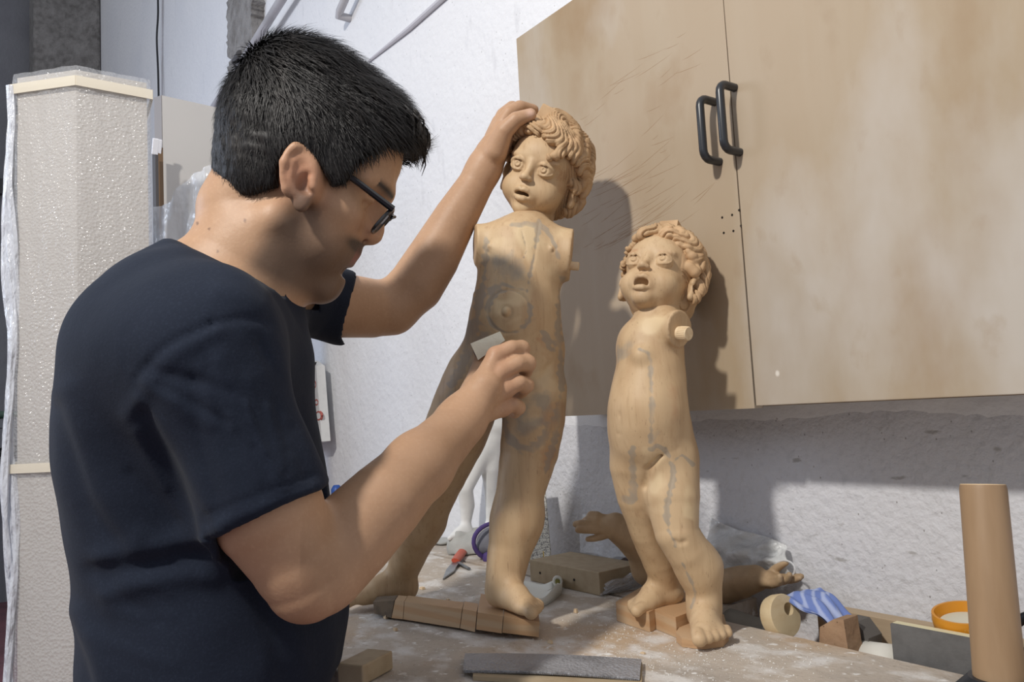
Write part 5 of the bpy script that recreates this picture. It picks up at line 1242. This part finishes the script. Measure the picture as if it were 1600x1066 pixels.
# generic carved hand ------------------------------------------------------------------------
def carved_hand(v, w_, f, n, L, curls, thumb_side=1, thumb=(0.75, 0.65, -0.15), fat=1.0):
    f = unit(f); n = np.asarray(n, float); n = unit(n-f*(n@f)); s = np.cross(f, n)*thumb_side
    v.chain([w_, w_+f*0.22*L], [0.17*L, 0.19*L], 0.08*L)
    for i, ln in enumerate((0.40, 0.45, 0.42, 0.33)):
        off = 0.17-0.115*i; m_ = w_+f*(0.50-0.02*abs(i-1))*L+s*off*L
        v.chain([w_+f*0.1*L+s*off*0.7*L, m_], [0.105*L, 0.085*L], 0.06*L)
        p = m_; d = f+s*0.10*(1.3-i); P = [p]; ang = 0
        for seg, fr_ in enumerate((0.45, 0.32, 0.26)):
            ang += curls[i]*(0.6, 1.0, 0.8)[seg]; dd = unit(d*cos(ang)-n*sin(ang)); p = p+dd*ln*fr_*L; P.append(p)
        v.chain(P, [0.080*L*fat, 0.076*L*fat, 0.070*L*fat, 0.058*L*fat], 0.022*L)
    b = w_+f*0.12*L+s*0.16*L; td = unit(f*thumb[0]+s*thumb[1]+n*thumb[2])
    v.chain([b, b+td*0.22*L, b+td*0.36*L+f*0.06*L, b+td*0.44*L+f*0.14*L], [0.115*L, 0.095*L, 0.082*L, 0.065*L], 0.04*L)
# small carved arm with hand pointing left, behind the short figure
dH = 1.24
ah = thing('limb_carving', ony(985, 870, 0.93)*[1, 1, 0]+np.array([0, 0, BENCH]), 'brown carved arm whose hand points left behind the short figure', 'carved arm', 'loose carved arms')
v = Vol(Q(890, 900, dH)-np.array([0, 0.10, 0.03]), Q(1040, 770, dH)+np.array([0, 0.12, 0.02]), 0.0017)
wq = Q(962, 823, dH)
v.chain([wq, Q(985, 840, dH), Q(1006, 862, dH+0.005), Q(1012, 890, dH+0.01)], [0.0215, 0.025, 0.027, 0.026], 0.012)
carved_hand(v, wq, Q(925, 815, dH)-wq+np.array([0, -0.004, 0]), (0.1, -0.8, 0.55), 0.066, (0.15, 0.25, 0.8, 0.95), -1, (0.8, 0.45, -0.5), 1.35)
finish(v, 'arm_and_hand', clay_wood, ah, None, 1)
# big carved arm with open hand, lying along the tray
yA = 0.957
def oq(px, py, y=yA): return w2q(ony(px, py, y))
ab = thing('limb_carving', ony(1190, 965, yA)*[1, 1, 0]+np.array([0, 0, TRZ]), 'brown carved arm with open palm lying right of the short figure', 'carved arm', 'loose carved arms')
a0 = oq(1110, 935); v = Vol(np.minimum(oq(1090, 960), oq(1270, 870))-0.09, np.maximum(oq(1090, 960), oq(1270, 870))+0.09, 0.0018)
wq = oq(1188, 905)
v.chain([oq(1112, 922), oq(1132, 917), oq(1160, 909), oq(1180, 904)], [0.024, 0.025, 0.023, 0.019], 0.012)
v.chain([oq(1128, 905), oq(1136, 945)], 0.0012, 0.004, True)
carved_hand(v, wq, oq(1240, 910)-wq, (0.05, 0.25, -1.0), 0.066, (0.08, 0.12, 0.35, 0.5), 1, (0.75, 0.25, -0.75), 1.1)
finish(v, 'arm_and_hand', clay_wood, ab, None, 1)

# plastic bag behind the arm
film_sheet('plastic_bag', [ony(1096, 900, WY-0.050), ony(1236, 905, WY-0.045), ony(1226, 852, WY-0.022), ony(1110, 810, WY-0.022)], 26, 0.005, mat('milky_film', (236, 238, 238), 0.14, alpha=0.55, spec=0.9, bump=[('noise', 24, 0.9, 0.02), ('noise', 80, 0.5, 0.008)]), 'milky plastic bag slumped against the wall behind the carved arm', 'plastic bag', 21)
ring = [ony(1226+16*cos(t), 890+14*sin(t), WY-0.05) for t in np.linspace(0, 2*pi, 20)]
label_obj(MB().tube(ring, 0.0014, 6, False).build('clear_ring', mat('clear_ring', (232, 234, 236), 0.15, alpha=0.6), None, True), 'thin clear plastic ring behind the fingers of the open carved hand', 'ring')

# grey cylinder and the wooden disc with a hole
greyc = mat('grey_tube', (150, 148, 140), 0.7, layers=[('noise', 30, (132, 130, 124), 0.4, 0.7, 0.5)])
yC = 0.926
p0, p1 = ony(1126, 966, yC+0.022), ony(1205, 972, yC-0.004); r0 = 21*float(w2q(p0)[1])/F
p0[2] = p1[2] = TRZ+r0+0.001
label_obj(MB().lathe(p0, p1-p0, [(r0*0.55, -0.012), (r0*0.9, -0.006), (r0, 0), (r0, np.linalg.norm(p1-p0))], 32).build('grey_tube', greyc, None, True), 'grey tube lying in the bench tray right of the short figure', 'tube')
dc = ony(1228, 962, 0.897); dd = float(w2q(dc)[1]); R_ = 33*dd/F
ax_ = unit(-FWD*0.70+RGT*0.42+UPV*0.30)
disc = mat('turned_wood', (206, 186, 150), 0.6, layers=[('noise', (30, 30, 90), (188, 160, 118), 0.45, 0.7, 0.6)], bump=[('noise', 90, 0.2, 0.002)])
dk = thing('wooden_ring', dc-up_*R_*0.9, 'pale turned wooden disc with an off-centre hole leaning on the grey tube', 'disc')
ri = R_*0.30
mb = MB(); t_ = 0.020
dx = unit(np.cross(ax_, up_)); dy = np.cross(dx, ax_)
n = 40; oc = dc; hc = dc+dx*R_*0.30*-1+dy*R_*0.25
def loop(c, r, h): return [c+ax_*h+r*(dx*cos(2*pi*j/n)+dy*sin(2*pi*j/n)) for j in range(n)]
loops = [loop(oc, R_*0.94, -t_), loop(oc, R_, -t_*0.7), loop(oc, R_, -0.002), loop(oc, R_*0.96, 0), loop(hc, ri, 0), loop(hc, ri, -t_)]
mb._add([p for l in loops for p in l], [(i*n+j, i*n+(j+1) % n, ((i+1) % 6)*n+(j+1) % n, ((i+1) % 6)*n+j) for i in range(6) for j in range(n)])
mb.build('ring', disc, dk, True, sharp=35)

# blue and white face mask draped over the pieces
cloth = mat('blue_striped_cloth', (112, 132, 190), 0.8, layers=[('wave', (26, 26, 26), (190, 200, 226), 0.5, 0.95, 0.65, (0.4, 0.9, 0.5), 1.2)], bump=[('noise', 300, 0.3, 0.0008)])
fm_pts = [ony(1216, 934, 0.915), ony(1282, 917, 0.975), ony(1341, 968, 0.955), ony(1290, 974, 0.895)]
n = 24; V = []
for i in range(n):
    for j in range(n):
        u, w_ = i/(n-1), j/(n-1); p = (fm_pts[0]*(1-u)+fm_pts[1]*u)*(1-w_)+(fm_pts[3]*(1-u)+fm_pts[2]*u)*w_
        p = p + up_*(0.013*sin(pi*u)*sin(pi*w_)+0.0035*sin(u*21+w_*2)*min(1, w_*3+0.2)+0.002*sin(w_*9+u*4)); V.append(p)
fs = [(i*n+j, i*n+j+1, (i+1)*n+j+1, (i+1)*n+j) for i in range(n-1) for j in range(n-1)]; V = np.array(V); N_ = len(V)
label_obj(mesh_obj('face_mask', np.vstack([V, V-up_*0.0015]), fs+[tuple(N_+q for q in f[::-1]) for f in fs], cloth, None, True), 'blue and white pleated face mask draped over pieces in the tray', 'face mask')

# wood chunk, grey wedge, white curved piece, rail, sanding board
chunk = mat('brick_chunk', (164, 134, 106), 0.85, layers=[('noise', 40, (140, 110, 84), 0.4, 0.7, 0.7), ('voronoi', 90, (96, 74, 56), 0.12, 0.06, 0.8)], bump=[('noise', 60, 0.6, 0.004)])
def wedge(name, pts, y, dep, m, lab, cat):
    P = [ony(px, py, y) for px, py in pts]; zm = min(p[2] for p in P)
    for p in P:
        if p[2] < zm+0.004: p[2] = TRZ+0.001
    return label_obj(MB().prism(P, (0, dep, 0.0)).build(name, m), lab, cat)
wedge('wood_chunk', [(1275, 1020), (1330, 1032), (1318, 969), (1302, 968), (1281, 980)], 0.885, 0.03, chunk, 'rough brown broken chunk under the blue face mask', 'chunk')
wedge('grey_wedge', [(1322, 1026), (1356, 1030), (1357, 998), (1338, 972), (1320, 968)], 0.925, 0.03, mat('grey_wedge', (96, 92, 88), 0.7, bump=[('noise', 60, 0.3, 0.003)]), 'dark grey wedge beside the brown chunk', 'wedge')
wt = mat('white_tube', (218, 216, 208), 0.55, layers=[('noise', 30, (196, 192, 184), 0.5, 0.7, 0.5)])
c = ony(1357, 1034, 0.900); dT = float(w2q(c)[1]); V = []; nn2 = 14; ax2 = unit(np.array([0.85, 0.25, 0]))
for k, L_ in enumerate((0, 0.045)):
    for r_ in (0.030, 0.024):
        for t in np.linspace(0.15, pi-0.15, nn2):
            sx = np.array([-ax2[1], ax2[0], 0]); V.append(np.array([c[0]-0.02, c[1]+0.022, TRZ+0.003])+ax2*L_+sx*(-r_*cos(t))+up_*(r_*1.45*sin(t)-0.004))
fs = []
for i in range(nn2-1):
    a_, b_, c_, d_ = i, nn2+i, 2*nn2+i, 3*nn2+i
    fs += [(a_, a_+1, c_+1, c_), (b_, d_, d_+1, b_+1), (a_, b_, b_+1, a_+1), (c_, c_+1, d_+1, d_)]
fs += [(0, 2*nn2, 3*nn2, nn2), (nn2-1, 2*nn2-1, 4*nn2-1, 3*nn2-1)]
label_obj(mesh_obj('white_tube_half', V, fs, wt, None, True), 'white half tube lying hollow side down in front of the grey board', 'tube')
rail = mat('rail_wood', (178, 158, 132), 0.75, layers=[('noise', (4, 60, 60), (150, 128, 102), 0.42, 0.7, 0.6), ('noise', 20, (198, 184, 164), 0.6, 0.75, 0.5)], bump=[('noise', 70, 0.3, 0.002)])
ra, rb = ony(1322, 952, WY-0.03), ony(1600, 1002, WY-0.03)
label_obj(MB().box(((xs_+0.12+bx1)/2, WY-0.028, (TRZ+ra[2])/2+0.0005), ((bx1-xs_-0.12)/2-0.002, 0.011, (ra[2]-TRZ)/2-0.001), bev=0.001).build('wall_batten', rail), 'plain wooden batten running along the foot of the wall', 'batten')
sb_g = mat('sanding_grey', (104, 102, 100), 0.9, layers=[('noise', 60, (86, 84, 82), 0.42, 0.7, 0.6), ('noise', 14, (120, 118, 116), 0.5, 0.75, 0.5)], bump=[('noise', 300, 0.4, 0.0008)]); sb_e = mat('board_core', (218, 208, 172), 0.7)
g0, g1 = ony(1391, 970, 0.893), ony(1527, 1003, 0.893); ytop = (g0[2]+g1[2])/2
xe = ony(1620, 1020, 0.893)[0]
sb = thing('sanding_board', ((g0[0]+xe)/2, 0.90, TRZ), 'long grey sanding board with pale edge standing behind the bench edge', 'board')
MB().box(((g0[0]+xe)/2, 0.8945, (TRZ+ytop)/2), ((xe-g0[0])/2, 0.0022, (ytop-TRZ)/2-0.0006)).build('abrasive_face', sb_g, sb)
MB().box(((g0[0]+xe)/2, 0.9020, (TRZ+ytop)/2), ((xe-g0[0])/2-0.0003, 0.0052, (ytop-TRZ)/2-0.0003)).build('core', sb_e, sb)

# orange dish of filler paste
dish_m = mat('orange_glaze', (206, 138, 34), 0.35, layers=[('noise', 24, (224, 206, 168), 0.60, 0.66, 0.8)], spec=0.6); paste = mat('filler_paste', (206, 202, 184), 0.7, bump=[('noise', 40, 0.3, 0.003)])
dc = ony(1508, 955, 0.945); dD = float(w2q(dc)[1]); rD = 46*dD/F
zr = dc[2]
ds = thing('dish', (dc[0], dc[1], zr-0.030), 'orange dish of pale filler paste beside the round wooden post', 'dish')
axd = unit(np.array([0.03, -0.16, 1.0]))
MB().lathe((dc[0], dc[1], zr-0.024), axd, [(rD*0.80, 0), (rD*0.98, 0.006), (rD*1.02, 0.016), (rD*1.0, 0.024), (rD*0.92, 0.024), (rD*0.80, 0.012), (rD*0.3, 0.010)], 40).build('bowl', dish_m, ds, True, sharp=50)
MB().lathe((dc[0], dc[1], zr-0.024)+axd*0.0105, axd, [(rD*0.83, 0), (rD*0.79, 0.0030), (rD*0.5, 0.0042), (rD*0.1, 0.004)], 40).build('paste', paste, ds, True)
can = mat('tin_can', (150, 148, 142), 0.5, metallic=0.3)
label_obj(MB().lathe((dc[0], dc[1], TRZ+0.0005), (0, 0, 1), [(rD*0.72, 0), (rD*0.74, 0.002), (rD*0.74, zr-0.026-TRZ)], 28).build('tin', can, None, True), 'low grey tin carrying the orange dish behind the sanding board', 'tin')

# round wooden post (mallet handle) and dark collar
post_m = mat('post_wood', (158, 130, 100), 0.5, layers=[('noise', (60, 60, 4), (140, 112, 82), 0.42, 0.7, 0.6), ('noise', 9, (172, 146, 116), 0.5, 0.7, 0.5)], bump=[('noise', (90, 90, 10), 0.15, 0.002)])
post_e = mat('post_end', (214, 188, 150), 0.7)
pt_, pb_ = W(1535.5, 758, 0.80), W(1563, 1080, 0.765)
rp = 33*0.80/F
hnd = thing('mallet', pb_, 'round wooden post rising from the bench at the right edge', 'post')
axp = unit(pt_-pb_); lenp = np.linalg.norm(pt_-pb_)
pr_base = pb_+axp*((BENCH+0.006-pb_[2])/axp[2])
MB().lathe(pr_base, axp, [(rp*1.08, 0), (rp*1.06, 0.03), (rp, np.linalg.norm(pt_-pr_base)-0.004), (rp*0.96, np.linalg.norm(pt_-pr_base))], 36).build('handle', post_m, hnd, True)
MB().lathe(pt_, axp, [(rp*0.95, 0.0), (rp*0.94, 0.0008), (rp*0.3, 0.0009)], 36).build('handle_end', post_e, hnd)
zc_ = pr_base[2]
MB().lathe(np.array([pr_base[0], pr_base[1], BENCH+0.0005]), (0, 0, 1), [(rp*2.0, 0), (rp*2.0, 0.006), (rp*1.25, max(0.012, (W(1530, 1052, .78)[2]-BENCH)))], 28).build('collar', mat('dark_collar', (52, 54, 58), 0.4, metallic=0.4), hnd, True)
label_obj(MB().tube([ony(1586, 978, 0.93), ony(1600, 966, 0.93), ony(1640, 950, 0.935)], [0.004, 0.0055, 0.0055], 10).build('dark_tool_shank', blk, None, True), 'dark metal tool shank poking out right of the wooden post', 'tool')

# rasp in front
rasp_m = mat('rasp_steel', (158, 158, 162), 0.45, metallic=0.35, layers=[('voronoi', 260, (196, 196, 200), 0.22, 0.10, 0.8), ('noise', 20, (104, 102, 102), 0.5, 0.7, 0.6)], bump=[('voronoi', 260, 0.8, 0.002)])
ra_, rb_, rc_, rd_ = onz(727, 1031), onz(1003, 1041), onz(1000, 1072), onz(724, 1058)
rs = thing('rasp', (ra_+rc_)/2, 'flat grey toothed rasp lying on a wood strip at the front of the bench', 'rasp')
lift = up_*0.0075
n = 30; V = []
for i in range(n):
    u = i/(n-1); a_, b_ = ra_*(1-u)+rb_*u, rd_*(1-u)+rc_*u; e = 0.88+0.12*min(1, 4*u)
    for w_ in (0, 0.5, 1): V.append(a_*(1-w_)+b_*w_+lift+up_*(0.0025*sin(pi*w_)+0.0025*sin(u*3.0)))
V = np.array(V); N_ = len(V); fs = [(i*3+j, i*3+j+1, (i+1)*3+j+1, (i+1)*3+j) for i in range(n-1) for j in range(2)]
side_ = []
for i in range(n-1): side_ += [(i*3, (i+1)*3, N_+(i+1)*3, N_+i*3), (i*3+2, N_+i*3+2, N_+(i+1)*3+2, (i+1)*3+2)]
side_ += [(0, N_, N_+1, 1), (1, N_+1, N_+2, 2), (N_-3, N_-2, 2*N_-2, 2*N_-3), (N_-2, N_-1, 2*N_-1, 2*N_-2)]
mesh_obj('rasp_blade', np.vstack([V, V-up_*0.003]), fs+[tuple(N_+q for q in f[::-1]) for f in fs]+side_, rasp_m, rs)
tm = MB(); kd = unit(rd_-ra_)
for i in range(96):
    u = (i+0.5)/96; p = rd_*(1-u)+rc_*u+lift+up_*(0.0025*sin(u*3.0)-0.0012); t_ = unit(rc_-rd_)*0.0009
    tm._add([p-t_, p+t_, p+kd*0.0022, p-t_-up_*0.001, p+t_-up_*0.001, p+kd*0.0022-up_*0.0008], [(0, 1, 2), (5, 4, 3), (0, 3, 4, 1), (1, 4, 5, 2), (2, 5, 3, 0)])
tag(tm.build('teeth', rasp_m, rs), kind='stuff')
MB().hull8([ra_*0.94+rb_*0.06+up_*0.0004+kd*0.004, rb_+up_*0.0004+kd*0.004, rc_+up_*0.0004+kd*0.012, rd_*0.94+rc_*0.06+up_*0.0004+kd*0.012], [q+up_*0.0052 for q in (ra_*0.94+rb_*0.06+kd*0.004, rb_+kd*0.004, rc_+kd*0.012, rd_*0.94+rc_*0.06+kd*0.012)]).build('wood_strip', blockw, rs)

# printed package leaning on the wall behind the man, blue scraper
pk_m = mat('package_white', (222, 222, 220), 0.6, layers=[('noise', 60, (204, 204, 204), 0.5, 0.7, 0.4)]); pk_r = mat('print_red', (176, 96, 88), 0.7); pk_k = mat('print_black', (48, 46, 46), 0.8)
yk = WY-0.060
pk = thing('paper_package', ony(478, 690, yk), 'white printed package with red ring prints hanging on the wall behind the man', 'package')
P = [ony(462, 700, yk), ony(503, 690, yk), ony(499, 640, yk), ony(494, 572, yk), ony(484, 564, yk), ony(462, 564, yk)]
MB().prism(P, (0, 0.028, 0)).build('package_sheet', pk_m, pk)
MB().prism([ony(478, 566, yk-0.002), ony(494, 566, yk-0.002), ony(492, 571, yk-0.002), ony(481, 574, yk-0.002)], (0, 0.002, 0)).build('dark_fold', pk_k, pk)
for (px, py, r_) in ((491, 601, 6.5), (499, 650, 6.5), (496, 629, 4)):
    pts = [ony(px+r_*0.62*cos(t), py+r_*sin(t), yk+0.0030) for t in np.linspace(0, 2*pi, 16)]
    MB().tube(pts, 0.0042, 6, False).build('red_ring_print', pk_r, pk)
dots = MB()
for k in range(34):
    p = ony(485+RNG.uniform(0, 7), 575+RNG.uniform(0, 8), yk-0.0004); dots.box(p, (0.0016, 0.0004, 0.0016))
tag(dots.build('black_speckle_print', pk_k, pk), kind='stuff')
bs = ony(526, 772, WY-0.05)
blue_pl = mat('blue_plastic', (44, 84, 160), 0.4)
sc_ = thing('blue_spray_cap', np.array([bs[0], bs[1], BENCH]), 'blue plastic bottle top showing behind the forearm of the man', 'bottle')
MB().lathe((bs[0], bs[1], BENCH+0.0005), (0, 0, 1), [(0.030, 0), (0.032, 0.01), (0.032, bs[2]-BENCH-0.035), (0.014, bs[2]-BENCH-0.012), (0.014, bs[2]-BENCH)], 24).build('bottle_body', mat('bottle_white', (214, 216, 220), 0.4), sc_, True)
zt2 = bs[2]
MB().lathe((bs[0], bs[1], zt2), (0, 0, 1), [(0.016, 0), (0.016, 0.014), (0.010, 0.024), (0.008, 0.026)], 18).build('bottle_cap', blue_pl, sc_, True)
MB().tube([np.array([bs[0], bs[1], zt2+0.016]), np.array([bs[0], bs[1], zt2+0.016])+RGT*0.028-up_*0.010], [0.008, 0.003], 8).build('nozzle', blue_pl, sc_, True)

# offcuts, chips and dust on the bench
c = onz(572, 1058)
label_obj(MB().box(c+up_*0.012, (0.018, 0.03, 0.011), rotz(0.5), bev=0.002).build('wood_offcut', blockw), 'small wood offcut at the front edge beside the t-shirt', 'offcut')
chips = [(822, 957, 7), (660, 921, 6), (603, 967, 5), (700, 938, 4), (618, 986, 5), (900, 958, 4), (1005, 1022, 5), (860, 1006, 5)]
cm = mat('wood_chip', (204, 180, 148), 0.8)
for k, (px, py, s_) in enumerate(chips):
    c = onz(px, py); r_ = s_*float(w2q(c)[1])/F
    o = MB().hull8([c+up_*0.0004+q for q in (np.array([-r_, -r_*.5, 0]), np.array([r_, -r_*.6, 0]), np.array([r_*.8, r_*.5, 0]), np.array([-r_*.7, r_*.6, 0]))],
                   [c+up_*(0.002+0.002*(k % 3))+q for q in (np.array([-r_*.7, -r_*.4, 0]), np.array([r_*.8, -r_*.5, 0]), np.array([r_*.6, r_*.4, 0]), np.array([-r_*.6, r_*.4, 0]))]).build('wood_chip', cm)
    where = ('wood chip in front of the standing carved foot and foam piece', 'wood chip behind the base board of the taller figure', 'wood chip below the dark end of the base board', 'wood chip just behind the middle of the base board', 'wood chip in front of the base board, nearest the t-shirt',
             'wood chip between the foam tray piece and the shorter figure', 'wood chip at the right end of the grey rasp', 'wood chip between the base board and the grey rasp')[k]
    label_obj(o, 'small loose '+where, 'chip', 'wood chips on the bench')
dm = mat('white_dust', (224, 222, 216), 0.9)
fl = MB()
for k in range(2600):
    zone = RNG.integers(0, 4)
    if zone == 0: px, py = RNG.normal(690, 60), RNG.normal(930, 22)
    elif zone == 1: px, py = RNG.normal(960, 60), RNG.normal(965, 24)
    elif zone == 2: px, py = RNG.normal(1080, 110), RNG.normal(1030, 22)
    else: px, py = RNG.uniform(560, 1300), RNG.uniform(900, 1064)
    c = onz(px, py)
    if c[1] > BE-0.01 and c[0] > xs_-0.02 or c[1] > WY-0.03 or c[1] < BF: continue
    r_ = 0.0004+0.0011*RNG.random()**3; a_ = RNG.uniform(0, 6.3); u1 = np.array([cos(a_), sin(a_), 0])*r_; u2 = np.array([-sin(a_), cos(a_), 0])*r_*RNG.uniform(.4, 1)
    h_ = up_*(0.0003+r_*0.5*RNG.random()); c = c+up_*0.0002
    fl._add([c-u1, c-u2, c+u1, c+u2, c+h_*1.5], [(0, 1, 4), (1, 2, 4), (2, 3, 4), (3, 0, 4)])
o = fl.build('sawdust', dm); o['kind'] = 'stuff'; label_obj(o, 'white sanding dust and flakes scattered over the bench top', 'dust')
